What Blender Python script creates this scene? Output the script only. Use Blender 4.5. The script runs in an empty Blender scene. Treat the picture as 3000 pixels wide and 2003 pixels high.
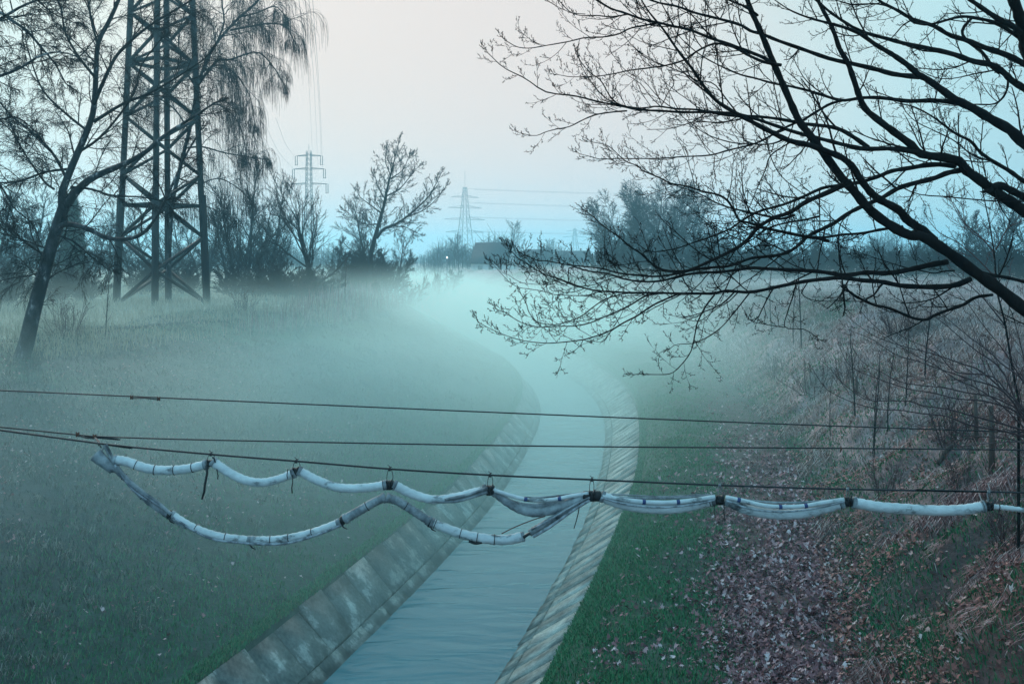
import bpy, math, random
import numpy as np
from mathutils import Vector
S = bpy.context.scene
COL = S.collection
rad = math.radians

# ---------------------------------------------------------------- camera
cd = bpy.data.cameras.new('camera'); cam = bpy.data.objects.new('camera', cd); COL.objects.link(cam)
S.camera = cam
CH = 8.0                                   # eye height above the water, standing on a bridge
F = 2917.0                                 # focal length in photo pixels (3000 wide)
PITCH = 0.0                                # level camera with a falling front: upright things stay upright
HY = 760.0                                 # the horizon's row in the photo
cd.sensor_width = 36; cd.lens = 36 * F / 3000; cd.shift_y = (HY-1001.5)/3000
cam.location = (0, 0, CH); cam.rotation_euler = (math.pi/2 - PITCH, 0, 0)
cd.clip_start = 0.2; cd.clip_end = 6000

# ---------------------------------------------------------------- world, sun, exposure
S.view_settings.view_transform = 'Standard'; S.view_settings.look = 'None'
S.view_settings.exposure = 0.10; S.view_settings.gamma = 1
S.cycles.max_bounces = 8; S.cycles.volume_bounces = 3; S.cycles.diffuse_bounces = 3
S.cycles.glossy_bounces = 2; S.cycles.transparent_max_bounces = 8
S.cycles.use_denoising = True
S.cycles.volume_max_steps = 512
W = bpy.data.worlds.new("World"); S.world = W; W.use_nodes = True
nt = W.node_tree; nt.nodes.clear()
def N(t, typ, **kw):
    n = t.nodes.new(typ)
    for k, v in kw.items(): setattr(n, k, v)
    return n
wo = N(nt, 'ShaderNodeOutputWorld'); bg = N(nt, 'ShaderNodeBackground')
sky = N(nt, 'ShaderNodeTexSky', sky_type='NISHITA'); sky.sun_disc = False
SUN_EL, SUN_AZ = 21, -25                    # a veiled low sun ahead, a little right of the view
sky.sun_elevation = rad(SUN_EL); sky.sun_rotation = rad(SUN_AZ)
sky.air_density = 2.0; sky.dust_density = 4.0; sky.ozone_density = 2.0
# the overcast: a veil of cloud, creamy towards the sun, cyan away from it
tc = N(nt, 'ShaderNodeTexCoord'); nrm = N(nt, 'ShaderNodeVectorMath', operation='NORMALIZE')
nt.links.new(tc.outputs['Generated'], nrm.inputs[0])
def sunward(az, el):
    d = N(nt, 'ShaderNodeVectorMath', operation='DOT_PRODUCT')
    d.inputs[1].default_value = (math.sin(rad(az))*math.cos(rad(el)), math.cos(rad(az))*math.cos(rad(el)), math.sin(rad(el)))
    nt.links.new(nrm.outputs[0], d.inputs[0])
    return d.outputs['Value']
rmp = N(nt, 'ShaderNodeValToRGB'); cr = rmp.color_ramp
SKY = [(0.0,(.34,.60,.86)), (.45,(.40,.88,1.14)), (.66,(.37,.82,1.06)), (.80,(.33,.60,.72)), (.90,(.38,.58,.66)), (.945,(.50,.72,.75)), (.965,(.61,.715,.715)), (.982,(.715,.69,.665)), (.992,(.755,.665,.635)), (1,(.775,.66,.62))]
cr.elements[0].position = 0; cr.elements[1].position = 1
while len(cr.elements) < len(SKY): cr.elements.new(.5)
for e, (p, c) in zip(cr.elements, SKY): e.position = p; e.color = (*c, 1)
mr = N(nt, 'ShaderNodeMapRange'); mr.inputs[1].default_value = -1; mr.inputs[2].default_value = 1
nt.links.new(sunward(-4, 7.5), mr.inputs[0]); nt.links.new(mr.outputs[0], rmp.inputs[0])
mix = N(nt, 'ShaderNodeMix', data_type='RGBA'); mix.inputs[0].default_value = .97
sc_ = N(nt, 'ShaderNodeVectorMath', operation='SCALE'); sc_.inputs['Scale'].default_value = 10
nt.links.new(rmp.outputs[0], sc_.inputs[0])
nt.links.new(sky.outputs[0], mix.inputs[6]); nt.links.new(sc_.outputs[0], mix.inputs[7])
nt.links.new(mix.outputs[2], bg.inputs[0]); bg.inputs[1].default_value = 0.105
nt.links.new(bg.outputs[0], wo.inputs[0])
sd = bpy.data.lights.new('sun', 'SUN'); sun = bpy.data.objects.new('sun', sd); COL.objects.link(sun)
sd.energy = 2.6; sd.angle = rad(16); sd.color = (1, .90, .82)
sun.rotation_euler = Vector((-math.sin(rad(SUN_AZ))*math.cos(rad(SUN_EL)), -math.cos(rad(SUN_AZ))*math.cos(rad(SUN_EL)), -math.sin(rad(SUN_EL)))).to_track_quat('-Z', 'Y').to_euler()

# ---------------------------------------------------------------- helpers
SX = 3000/2348.0
CP, SP = math.cos(PITCH), math.sin(PITCH)
def ray(x, y):                             # photo pixel (3000 px wide) -> direction with unit depth along Y
    a = (x-1500)/F; b = -(y-HY)/F
    d = (a, CP + b*SP, -SP + b*CP)
    return (d[0]/d[1], 1.0, d[2]/d[1])
def P(x, y, Y):                            # measured in the 2348 px view
    d = ray(x*SX, y*SX); return (d[0]*Y, Y, CH + d[2]*Y)
def PZ(x, y, Z):
    d = ray(x*SX, y*SX); Y = (Z-CH)/d[2]; return (d[0]*Y, Y, Z)
def lnk(o, parent=None):
    COL.objects.link(o)
    if parent is not None: o.parent = parent
    return o
def tag(o, label=None, cat=None, group=None, kind=None):
    if label: o['label'] = label
    if cat: o['category'] = cat
    if group: o['group'] = group
    if kind: o['kind'] = kind
    return o
def empty(name, loc=(0,0,0), rz=0):
    o = bpy.data.objects.new(name, None); o.location = loc; o.rotation_euler = (0,0,rz); o.empty_display_size = .3
    return lnk(o)
def mesh_obj(name, V, loops, starts, totals, mat, parent=None, smooth=False, inv=None):
    """numpy mesh; V is in world space, inv = location of the parent thing"""
    me = bpy.data.meshes.new(name); V = np.asarray(V, np.float32)
    if inv is not None: V = V - np.asarray(inv, np.float32)
    me.vertices.add(len(V)); me.vertices.foreach_set('co', V.ravel())
    me.loops.add(len(loops)); me.loops.foreach_set('vertex_index', np.asarray(loops, np.int32))
    me.polygons.add(len(starts)); me.polygons.foreach_set('loop_start', np.asarray(starts, np.int32))
    me.polygons.foreach_set('loop_total', np.asarray(totals, np.int32))
    if smooth: me.polygons.foreach_set('use_smooth', np.ones(len(starts), bool))
    me.update(calc_edges=True)
    if mat: me.materials.append(mat)
    return lnk(bpy.data.objects.new(name, me), parent)
def poly_obj(name, V, faces, mat, parent=None, smooth=False, inv=None):
    loops = [i for f in faces for i in f]; tot = [len(f) for f in faces]
    st = np.concatenate([[0], np.cumsum(tot)[:-1]])
    return mesh_obj(name, V, loops, st, tot, mat, parent, smooth, inv)
def grid_obj(name, G, mat, parent=None, smooth=True, flip=False):
    r, c, _ = G.shape; i = np.arange(r*c).reshape(r, c)
    q = np.stack([i[:-1,:-1], i[:-1,1:], i[1:,1:], i[1:,:-1]], -1).reshape(-1, 4)
    if flip: q = q[:, ::-1]
    n = len(q)
    return mesh_obj(name, G.reshape(-1,3), q.ravel(), np.arange(n)*4, np.full(n,4), mat, parent, smooth)
class Tubes:
    """collects polylines with radii and lays tubes round them, all in one mesh"""
    def __init__(s): s.b = {}; s.V = []; s.L = []; s.T = []; s.n = 0
    def add(s, pts, r, sides=4):
        if not hasattr(r, '__len__'): r = [r]*len(pts)
        s.b.setdefault((len(pts), sides), []).append((pts, r)); return s
    def box(s, c, sx, sy, sz, R=None):
        v = np.array([[a*sx/2, b*sy/2, d*sz/2] for d in (-1,1) for b in (-1,1) for a in (-1,1)])
        if R is not None: v = v @ np.asarray(R).T
        v = v + np.asarray(c)
        s.poly(v, [(0,2,3,1),(4,5,7,6),(0,1,5,4),(2,6,7,3),(0,4,6,2),(1,3,7,5)]); return s
    def poly(s, v, faces):
        s.V.append(np.asarray(v, float))
        for f in faces: s.L.extend(i+s.n for i in f); s.T.append(len(f))
        s.n += len(v)
    def build(s, name, mat, parent=None, smooth=True, inv=None):
        for (n, k), lst in s.b.items():
            Pp = np.array([a for a, _ in lst], float); R = np.array([r for _, r in lst], float); B = len(lst)
            T = np.gradient(Pp, axis=1); T /= np.linalg.norm(T, axis=2, keepdims=True) + 1e-9
            m = np.abs(T.mean(1)); ref = np.zeros((B,3)); ref[np.arange(B), m.argmin(1)] = 1
            U = np.cross(T, ref[:,None,:]); U /= np.linalg.norm(U, axis=2, keepdims=True) + 1e-9
            Wv = np.cross(T, U)
            a = np.arange(k)*2*math.pi/k + (math.pi/4 if k == 4 else 0)
            V = Pp[:,:,None,:] + R[:,:,None,None]*(U[:,:,None,:]*np.cos(a)[None,None,:,None] + Wv[:,:,None,:]*np.sin(a)[None,None,:,None])
            i = np.arange(B*n*k).reshape(B,n,k) + s.n
            q = np.stack([i[:,:-1,:], np.roll(i,-1,2)[:,:-1,:], np.roll(i,-1,2)[:,1:,:], i[:,1:,:]], -1).reshape(-1,4)
            s.V.append(V.reshape(-1,3)); s.L.extend(q.ravel().tolist()); s.T.extend([4]*len(q))
            caps = np.concatenate([i[:,0,::-1], i[:,-1,:]])
            s.L.extend(caps.ravel().tolist()); s.T.extend([k]*len(caps))
            s.n += B*n*k
        V = np.concatenate(s.V); T = np.array(s.T)
        return mesh_obj(name, V, s.L, np.concatenate([[0], np.cumsum(T)[:-1]]), T, mat, parent, smooth, inv)
def spline(pts, n, closed=False):
    """Catmull-Rom through pts, n samples"""
    p = np.array(pts, float); p = np.vstack([2*p[0]-p[1], p, 2*p[-1]-p[-2]])
    t = np.linspace(0, len(pts)-1-1e-6, n); i = t.astype(int); f = (t-i)[:,None]
    a, b, c, d = p[i], p[i+1], p[i+2], p[i+3]
    return .5*((2*b) + (-a+c)*f + (2*a-5*b+4*c-d)*f*f + (-a+3*b-3*c+d)*f**3)

# ---------------------------------------------------------------- materials
def mat(name, cols, scale=4, rough=.85, bump=.0, detail=6, stretch=(1,1,1), bscale=None, spec=.3, rnd=None, dist=.02, isl=None, tide=None):
    m = bpy.data.materials.new(name); m.use_nodes = True; t = m.node_tree
    b = t.nodes['Principled BSDF']; b.inputs['Roughness'].default_value = rough
    b.inputs['Specular IOR Level'].default_value = spec
    co = N(t, 'ShaderNodeTexCoord'); mp = N(t, 'ShaderNodeMapping'); mp.inputs['Scale'].default_value = stretch
    t.links.new(co.outputs['Object'], mp.inputs[0])
    no = N(t, 'ShaderNodeTexNoise'); no.inputs['Scale'].default_value = scale; no.inputs['Detail'].default_value = detail
    no.inputs['Roughness'].default_value = .62
    t.links.new(mp.outputs[0], no.inputs['Vector'])
    r = N(t, 'ShaderNodeValToRGB'); cr = r.color_ramp
    while len(cr.elements) < len(cols): cr.elements.new(.5)
    for i, (e, c) in enumerate(zip(cr.elements, cols)):
        if len(c) == 2: e.position, c = c
        else: e.position = .3 + .4*i/(max(1, len(cols)-1))
        e.color = (*c, 1)
    if rnd:                                 # leaf-to-leaf or blade-to-blade variation
        g = N(t, 'ShaderNodeNewGeometry'); t.links.new(g.outputs['Random Per Island'], r.inputs[0])
    else: t.links.new(no.outputs['Fac'], r.inputs[0])
    out = r.outputs[0]
    def mul(a, v):
        m_ = N(t, 'ShaderNodeMix', data_type='RGBA', blend_type='MULTIPLY'); m_.inputs[0].default_value = 1
        t.links.new(a, m_.inputs[6]); t.links.new(v, m_.inputs[7]); return m_.outputs[2]
    if isl:                                 # slab-to-slab tone
        g = N(t, 'ShaderNodeNewGeometry'); q = N(t, 'ShaderNodeMapRange'); q.inputs[3].default_value, q.inputs[4].default_value = isl
        t.links.new(g.outputs['Random Per Island'], q.inputs[0]); out = mul(out, q.outputs[0])
        n3 = N(t, 'ShaderNodeTexNoise'); n3.inputs['Scale'].default_value = 14; n3.inputs['Detail'].default_value = 8; q = N(t, 'ShaderNodeMapRange')
        q.inputs[1].default_value = .3; q.inputs[2].default_value = .7; q.inputs[3].default_value = .7; q.inputs[4].default_value = 1.25
        t.links.new(mp.outputs[0], n3.inputs['Vector']); t.links.new(n3.outputs['Fac'], q.inputs[0]); out = mul(out, q.outputs[0])
    if tide:                                # dark band of algae along the waterline
        sp_ = N(t, 'ShaderNodeSeparateXYZ'); t.links.new(co.outputs['Object'], sp_.inputs[0])
        ad = N(t, 'ShaderNodeMath', operation='MULTIPLY_ADD'); ad.inputs[1].default_value = .22; t.links.new(no.outputs['Fac'], ad.inputs[0]); t.links.new(sp_.outputs[2], ad.inputs[2])
        q = N(t, 'ShaderNodeMapRange'); q.inputs[1].default_value = .12+tide; q.inputs[2].default_value = .20+tide; q.inputs[3].default_value = .38; q.inputs[4].default_value = 1
        t.links.new(ad.outputs[0], q.inputs[0]); out = mul(out, q.outputs[0])
    t.links.new(out, b.inputs['Base Color'])
    if bump:
        n2 = N(t, 'ShaderNodeTexNoise'); n2.inputs['Scale'].default_value = bscale or scale*3; n2.inputs['Detail'].default_value = 5
        t.links.new(mp.outputs[0], n2.inputs['Vector'])
        bm = N(t, 'ShaderNodeBump'); bm.inputs['Strength'].default_value = bump; bm.inputs['Distance'].default_value = dist
        t.links.new(n2.outputs['Fac'], bm.inputs['Height']); t.links.new(bm.outputs[0], b.inputs['Normal'])
    return m
M_bark = mat('dark_bark', [(.007,.007,.008),(.018,.015,.014)], 9, 1, .6, stretch=(1,1,.3), spec=.05)
M_birch = mat('birch_bark', [(.47,(.012,.014,.016)),(.60,(.05,.055,.06)),(.68,(.36,.38,.38))], 2.6, .8, .5, stretch=(1,1,.45))
M_twig = mat('twig_bark', [(.010,.010,.012),(.022,.019,.019)], 20, 1, spec=.05)
M_redtwig = mat('red_twig_bark', [(.05,.027,.03),(.09,.052,.055)], 20, .8)
M_steel = mat('weathered_steel', [(.009,.011,.013),(.022,.021,.021)], 1.3, .75, .1, spec=.15)
M_galv = mat('galvanised_steel', [(.16,.17,.18),(.24,.25,.25)], 3, .5)
M_wire = mat('steel_cable', [(.012,.013,.016),(.03,.03,.033)], 30, .5)
M_pipe = mat('white_pipe_wrap', [(.29,(.05,.055,.06)),(.37,(.24,.26,.26)),(.43,(.52,.56,.56)),(.7,(.70,.73,.72))], 8, .6, .8, stretch=(.6,1,1), bscale=26, dist=.012)
M_pipe2 = mat('grey_pipe_wrap', [(.30,(.04,.045,.05)),(.45,(.18,.20,.21)),(.7,(.40,.44,.45))], 7, .6, .7, bscale=30, dist=.006)
M_strand = mat('cable_sheath', [(.4,(.12,.13,.14)),(.6,(.4,.43,.46))], 12, .5)
M_blue = mat('blue_tape', [(.03,.05,.14),(.04,.07,.2)], 20, .4)
M_tape = mat('black_tape', [(.008,.008,.009),(.03,.03,.032)], 30, .45, .4, bscale=80, dist=.004)
M_rust = mat('rusty_clamp', [(.05,.02,.012),(.14,.055,.03)], 60, .8)
# ---------------------------------------------------------------- lie of the land
CYX = np.array([(-20,-12.5),(0,-6.6),(16.5,-2.33),(20,-1.5),(24.6,-.4),(31.9,1.1),(39.8,2.2),(48,3.1),(55,3.35),(62,3.1),(70,2.2),(80,.5),(96,-2.9),(120,-8),(160,-15.5),(200,-22),(300,-40),(450,-70),(1700,-300)], float)
_ys = np.concatenate([np.linspace(-20,110,261), np.linspace(112,1700,200)])
_xs = np.interp(_ys, CYX[:,0], CYX[:,1])
for _ in range(3):
    k = np.ones(9)/9; e = np.pad(_xs, 4, mode='reflect', reflect_type='odd'); _xs = np.convolve(e, k, 'valid')
_cs = 1/np.sqrt(1+np.gradient(_xs, _ys)**2)
def cx(Y): return np.interp(Y, _ys, _xs)
def cc(Y): return np.interp(Y, _ys, _cs)
def vnoise(x, y, seed=0):
    x = np.asarray(x, float); y = np.asarray(y, float); xi = np.floor(x).astype(np.int64); yi = np.floor(y).astype(np.int64)
    fx = x-xi; fy = y-yi; fx = fx*fx*(3-2*fx); fy = fy*fy*(3-2*fy)
    def h(a, b):
        n = (a*374761393 + b*668265263 + seed*1442695) & 0xffffffff
        n = ((n ^ (n >> 13))*1274126177) & 0xffffffff
        return ((n ^ (n >> 16)) & 0xffff)/65535.0
    return (h(xi,yi)*(1-fx)+h(xi+1,yi)*fx)*(1-fy) + (h(xi,yi+1)*(1-fx)+h(xi+1,yi+1)*fx)*fy - .5
def fbm(x, y, s, seed=0, o=3):
    return sum(vnoise(x/s*2**i, y/s*2**i, seed+i)*.5**i for i in range(o))
PROF = np.array([(-900,5.2),(-60,5.1),(-30,5.0),(0,4.95),(4,4.6),(0,0)])
def lcrest(Y): return np.interp(Y, [0,35,60,91,140,300], [21,19.5,15,10.5,9,9])
def rfoot(Y): return np.interp(Y, [0,60,90,200], [7.6,8.0,10,12])
def height(X, Y, rough=True):
    X = np.asarray(X, float); Y = np.asarray(Y, float)
    u = (X-cx(Y))*cc(Y)
    L = lcrest(Y); R = rfoot(Y)
    # left: lined bank, long grass slope, level field
    v = np.clip((-u-2.6)/(L-2.6), 0, 1); zl = 1.02 + (5.0-1.02)*(v*.72 + .28*np.sin(v*math.pi/2))
    zl = np.where(-u > L, 5.0+.15*np.tanh((-u-L)/30), zl)
    # right: grass verge, leafy path, steep dry-grass slope, dike
    w = np.clip((u-2.6)/2.2, 0, 1); zr = 1.02 + .95*w*(2-w)
    k = np.clip((u-R)/6.2, 0, 1); zr = zr + 3.45*np.where(k < 1, 1-(1-k)**1.55, 1) + .75*np.clip((u-R-6.2)/26, 0, 1)
    z = np.where(u < 0, zl, zr)
    if rough:
        g = np.clip((np.abs(u)-2.9)/2, 0, 1)
        z = z + g*(.22*fbm(X,Y,3.5,1) + .06*fbm(X,Y,.6,7)) + np.clip((u-R)/1.2,0,1)*np.clip((R+9-u)/3,0,1)*(.95*fbm(X,Y,1.9,3))
    a = np.abs(u); z = np.where((u < 0) & (a < 2.7), np.interp(a, [0,1.42,1.98,2.7], [-.5,-.5,-.02,.80]), z); z = np.where((u >= 0) & (a < 2.9), np.interp(a, [0,1.0,1.75,2.9], [-.5,-.5,-.02,.80]), z)
    return z
ug = np.unique(np.concatenate([-np.geomspace(2.6,1200,90)[::-1], np.linspace(-26,20,300), np.array([-2.69,-2.71,2.69,2.71,2.89,2.91,1.0,1.75,-1.98,1.98,-1.42,1.42]), np.geomspace(2.6,1200,90)]))
yg = np.unique(np.concatenate([np.linspace(-12,8,21), np.linspace(8,60,240), np.geomspace(60,1600,190)]))
UU, YY = np.meshgrid(ug, yg)
XX = cx(YY) + UU/cc(YY)
ZZ = height(XX, YY)
M_ground = mat('meadow_ground', [(.30,(.45,.45,.45)),(.45,(.8,.8,.8)),(.55,(1,1,1)),(.7,(1.5,1.5,1.5))], 2.2, .95, .7, detail=9, bscale=9, dist=.08)
o = grid_obj('ground', np.dstack([XX,YY,ZZ]), M_ground); tag(o, kind='structure')
# what covers the soil where: turf on the slopes, old leaves on the path, dry thatch on the dike and the level ground
U_ = (XX-cx(YY))*cc(YY); R_ = rfoot(YY); L_ = lcrest(YY)
def blend(c, col, w): return c*(1-w[...,None]) + np.array(col)*w[...,None]
c = np.ones(XX.shape+(3,))*np.array((.034,.048,.050))
c = blend(c, (.022,.075,.034), np.clip(1-(np.abs(U_)-2.6)/6,0,1)*np.where(U_ < 0, .38, .8))
c = blend(c, (.13,.07,.07), np.exp(-((U_-6.6)/1.0)**2)*np.clip(1.3-(YY-14)/26,.1,1)*(U_ < R_))
s_ = np.clip((U_-R_)/1.6, 0, 1); k_ = np.clip(.5+1.8*fbm(XX,YY,3.0,71), 0, 1)
c = blend(c, (.16,.075,.065), s_*(.4+.6*k_)); c = blend(c, (.40,.30,.30), s_*np.clip((YY-16)/16,0,1)*np.clip(.75+1.2*fbm(XX,YY,4.0,73),0,1))
c = blend(c, (.28,.27,.20), np.clip((-U_-L_+2.5)/3,0,1)*np.clip(.65+1.4*fbm(XX,YY,6.0,75),0,1))
c = blend(c, (.035,.11,.055), np.clip(2.5*fbm(XX,YY,9.0,79)-.3,0,.8)*(np.abs(U_) > 9))
ca = o.data.color_attributes.new('cover', 'FLOAT_COLOR', 'POINT')
ca.data.foreach_set('color', np.concatenate([c, np.ones(XX.shape+(1,))], -1).astype(np.float32).ravel())
t = M_ground.node_tree; bs = t.nodes['Principled BSDF']; at_ = N(t, 'ShaderNodeVertexColor', layer_name='cover'); mx = N(t, 'ShaderNodeMix', data_type='RGBA', blend_type='MULTIPLY'); mx.inputs[0].default_value = 1
t.links.new(at_.outputs[0], mx.inputs[6]); t.links.new(bs.inputs['Base Color'].links[0].from_socket, mx.inputs[7]); t.links.new(mx.outputs[2], bs.inputs['Base Color'])

# water
uw = np.linspace(-2.25,2.25,10); UU, YY2 = np.meshgrid(uw, np.concatenate([np.linspace(-12,110,200), np.geomspace(112,1500,60)]))
G = np.dstack([cx(YY2)+UU/cc(YY2), YY2, np.zeros_like(UU)])
mw = bpy.data.materials.new('canal_water'); mw.use_nodes = True; t = mw.node_tree; b = t.nodes['Principled BSDF']
b.inputs['Base Color'].default_value = (.03,.15,.185,1); b.inputs['Roughness'].default_value = .12; b.inputs['IOR'].default_value = 1.33; b.inputs['Specular IOR Level'].default_value = .45
co = N(t,'ShaderNodeTexCoord'); mp = N(t,'ShaderNodeMapping'); mp.inputs['Scale'].default_value = (.28,1.0,1); mp.inputs['Rotation'].default_value = (0,0,.12)
t.links.new(co.outputs['Object'], mp.inputs[0])
n1 = N(t,'ShaderNodeTexNoise'); n1.inputs['Scale'].default_value = 1.6; n1.inputs['Detail'].default_value = 3; n1.inputs['Distortion'].default_value = .8
t.links.new(mp.outputs[0], n1.inputs['Vector'])
bm = N(t,'ShaderNodeBump'); bm.inputs['Strength'].default_value = .6; bm.inputs['Distance'].default_value = .10
t.links.new(n1.outputs['Fac'], bm.inputs['Height']); t.links.new(bm.outputs[0], b.inputs['Normal'])
tag(grid_obj('water', G, mw), kind='structure')

# concrete slab lining: two rows of tilted slabs each side, real gaps between
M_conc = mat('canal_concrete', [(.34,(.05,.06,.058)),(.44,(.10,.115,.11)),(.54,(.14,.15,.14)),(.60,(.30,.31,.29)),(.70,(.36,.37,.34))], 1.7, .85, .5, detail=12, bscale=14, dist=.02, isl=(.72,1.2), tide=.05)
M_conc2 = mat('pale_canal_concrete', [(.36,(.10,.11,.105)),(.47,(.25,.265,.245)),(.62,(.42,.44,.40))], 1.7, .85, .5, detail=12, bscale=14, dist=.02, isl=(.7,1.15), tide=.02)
def lining(side, step, seed, name):
    rg = random.Random(seed); tb = Tubes()
    ys = []; y = 4.0
    while y < 230: ys.append(y); y += step*(1+.08*rg.uniform(-1,1))*(1 if y < 100 else 2)
    u0, z0, u1, z1, u2, z2 = 1.42, -.28, 1.98, .20, 2.74, 1.04
    if side > 0: u0, u1, u2 = 1.0, 1.75, 2.97
    gp = .018 if side < 0 else .03
    for i in range(len(ys)-1):
        for row, (ua, za, ub, zb) in enumerate(((u0,z0,u1-.02,z1),(u1+.02,z1+.035,u2+rg.uniform(-.05,.1),z2))):
            ya = ys[i]+gp; yb = ys[i+1]-gp
            if row == 0 and side < 0: ya += .4; yb += .4
            off = rg.uniform(-.006,.008)*(1 if side < 0 else 2); tilt = rg.uniform(-.005,.005)*(1 if side < 0 else 2)
            q = []
            for (uu, zz) in ((ua,za),(ub,zb)):
                for yy in (ya, yb):
                    c = float(cc(yy)); yo = yy - side*0 - (uu)*side*0
                    # joints run square to the bank
                    sl = math.sqrt(1/c**2-1) * (1 if cx(yy+.5) > cx(yy-.5) else -1)
                    X = float(cx(yy)) + side*uu*c; Y = yy - side*uu*sl*c
                    q.append((X, Y, zz+off+tilt*(1 if yy == yb else -1)))
            v = q + [(a, b_, c_-.12) for a, b_, c_ in q]
            tb.poly(v, [(0,1,3,2),(4,6,7,5),(0,2,6,4),(1,5,7,3),(0,4,5,1),(2,3,7,6)])
    return tag(tb.build(name, M_conc if side < 0 else M_conc2, smooth=False), kind='structure')
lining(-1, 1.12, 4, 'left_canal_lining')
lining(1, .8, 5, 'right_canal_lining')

# ---------------------------------------------------------------- haze and ground mist
def vol_mat(name, col, dens, aniso):
    m = bpy.data.materials.new(name); m.use_nodes = True; t = m.node_tree; t.nodes.clear()
    o = N(t,'ShaderNodeOutputMaterial'); v = N(t,'ShaderNodeVolumePrincipled')
    v.inputs['Color'].default_value = (*col,1); v.inputs['Density'].default_value = dens; v.inputs['Anisotropy'].default_value = aniso
    t.links.new(v.outputs[0], o.inputs['Volume']); return m
HAZE = .0013
tb = Tubes(); tb.box((0, 780, 21), 2700, 1700, 48)
tag(tb.build('haze', vol_mat('haze_air', (.38,.80,.96), HAZE, .45), smooth=False), kind='stuff')
def mist(name, rows, dens, seed, amp=.6, nseg=36, col=(.86,.97,.95)):
    """closed lens of even mist: rows = (Y, centre X, half width, bottom, top)"""
    r = spline(rows, 60); a = np.linspace(0, 2*math.pi, nseg, endpoint=False)
    n = len(r); s = np.sin(np.linspace(0.02, math.pi-.02, n))**.35
    X = r[:,1,None] + r[:,2,None]*s[:,None]*np.cos(a)
    Y = np.repeat(r[:,0,None], nseg, 1)
    mid = r[:,3]; top = r[:,4]
    sn = np.sin(a)
    hz = np.where(sn > 0, (top-mid)[:,None]*s[:,None]*np.abs(sn)**.7, 0)
    Z = mid[:,None] + hz
    Z = Z + np.where(sn > .05, amp*fbm(X, Y, 14, seed)*s[:,None], 0)
    Z = np.where(sn < 0, mid[:,None]-.8*np.abs(sn), Z)
    V = np.dstack([X,Y,Z]).reshape(-1,3); i = np.arange(n*nseg).reshape(n,nseg)
    q = np.stack([i[:-1,:], i[1:,:], np.roll(i,-1,1)[1:,:], np.roll(i,-1,1)[:-1,:]], -1).reshape(-1,4)
    f = [tuple(x) for x in q.tolist()] + [tuple(range(nseg)), tuple((i[-1][::-1]).tolist())]
    o = poly_obj(name, V, f, vol_mat(name+'_air', col, dens, .35), smooth=True)
    return tag(o, kind='stuff')
def mist_field():
    """one bank of ground mist whose density thins smoothly with height, sideways and towards the bridge"""
    tb = Tubes(); X0, X1, Y0, Y1, Z0, Z1 = -170, 110, 9, 560, -.8, 9.2
    tb.box(((X0+X1)/2, (Y0+Y1)/2, (Z0+Z1)/2), X1-X0, Y1-Y0, Z1-Z0)
    m = bpy.data.materials.new('mist_air'); m.use_nodes = True; t = m.node_tree; t.nodes.clear()
    o = N(t,'ShaderNodeOutputMaterial'); v = N(t,'ShaderNodeVolumePrincipled')
    v.inputs['Color'].default_value = (*MISTCOL,1); v.inputs['Anisotropy'].default_value = .48
    t.links.new(v.outputs[0], o.inputs['Volume'])
    g = N(t,'ShaderNodeNewGeometry'); sx = N(t,'ShaderNodeSeparateXYZ'); t.links.new(g.outputs['Position'], sx.inputs[0])
    def M(op, a, b=None, c=None, clamp=False):
        n = N(t,'ShaderNodeMath', operation=op); n.use_clamp = clamp
        for i, q in enumerate((a, b, c)):
            if q is None: continue
            if isinstance(q, (int, float)): n.inputs[i].default_value = q
            else: t.links.new(q, n.inputs[i])
        return n.outputs[0]
    def curve(src, pts, lo, hi):            # piecewise function of src through a float curve
        f = N(t,'ShaderNodeFloatCurve'); cu = f.mapping.curves[0]
        xs = [p[0] for p in pts]; a, b = min(xs), max(xs)
        while len(cu.points) < len(pts): cu.points.new(.5, .5)
        for q, (x, y) in zip(cu.points, pts): q.location = ((x-a)/(b-a), (y-lo)/(hi-lo)); q.handle_type = 'AUTO_CLAMPED'
        f.mapping.update()
        u = M('MULTIPLY_ADD', src, 1/(b-a), -a/(b-a), True); t.links.new(u, f.inputs['Value'])
        return M('MULTIPLY_ADD', f.outputs[0], hi-lo, lo)
    X, Y, Z = sx.outputs
    cen = curve(Y, [(0,-14),(30,-9),(55,-5),(80,-4),(120,-7),(200,-18),(300,-25),(560,-30)], -40, 10)
    d = M('SUBTRACT', X, cen)
    wr = curve(Y, MW_R, 0, 150); wl = curve(Y, MW_L, 0, 150)
    side = M('DIVIDE', d, wr); side2 = M('DIVIDE', M('MULTIPLY', d, -1), wl)
    s = M('MAXIMUM', M('MAXIMUM', side, side2), 0)
    lat = M('EXPONENT', M('MULTIPLY', M('MULTIPLY', s, s), -1))
    top = curve(Y, MTOP, 0, 8)
    no = N(t,'ShaderNodeTexNoise'); no.inputs['Scale'].default_value = .10; no.inputs['Detail'].default_value = 3
    mp = N(t,'ShaderNodeMapping'); mp.inputs['Scale'].default_value = (1,.6,2.2); t.links.new(g.outputs['Position'], mp.inputs[0]); t.links.new(mp.outputs[0], no.inputs['Vector'])
    top = M('ADD', top, M('MULTIPLY_ADD', no.outputs['Fac'], 3.8, -1.9))
    hz = M('DIVIDE', M('SUBTRACT', top, Z), MSOFT, None, True)
    hz = M('MULTIPLY', hz, hz)
    near = curve(Y, MD, 0, .08)
    D = M('MULTIPLY', M('MULTIPLY', lat, hz), near)
    t.links.new(D, v.inputs['Density'])
    try: m.cycles.volume_step_rate = STEP
    except Exception: m.volume_step_rate = STEP
    o = tb.build('ground_mist', m, smooth=False); return tag(o, kind='stuff')
MISTCOL = (.67,.955,.93)
MW_L = [(0,8),(30,10),(50,18),(80,36),(110,50),(200,60),(300,90),(560,140)]
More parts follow.
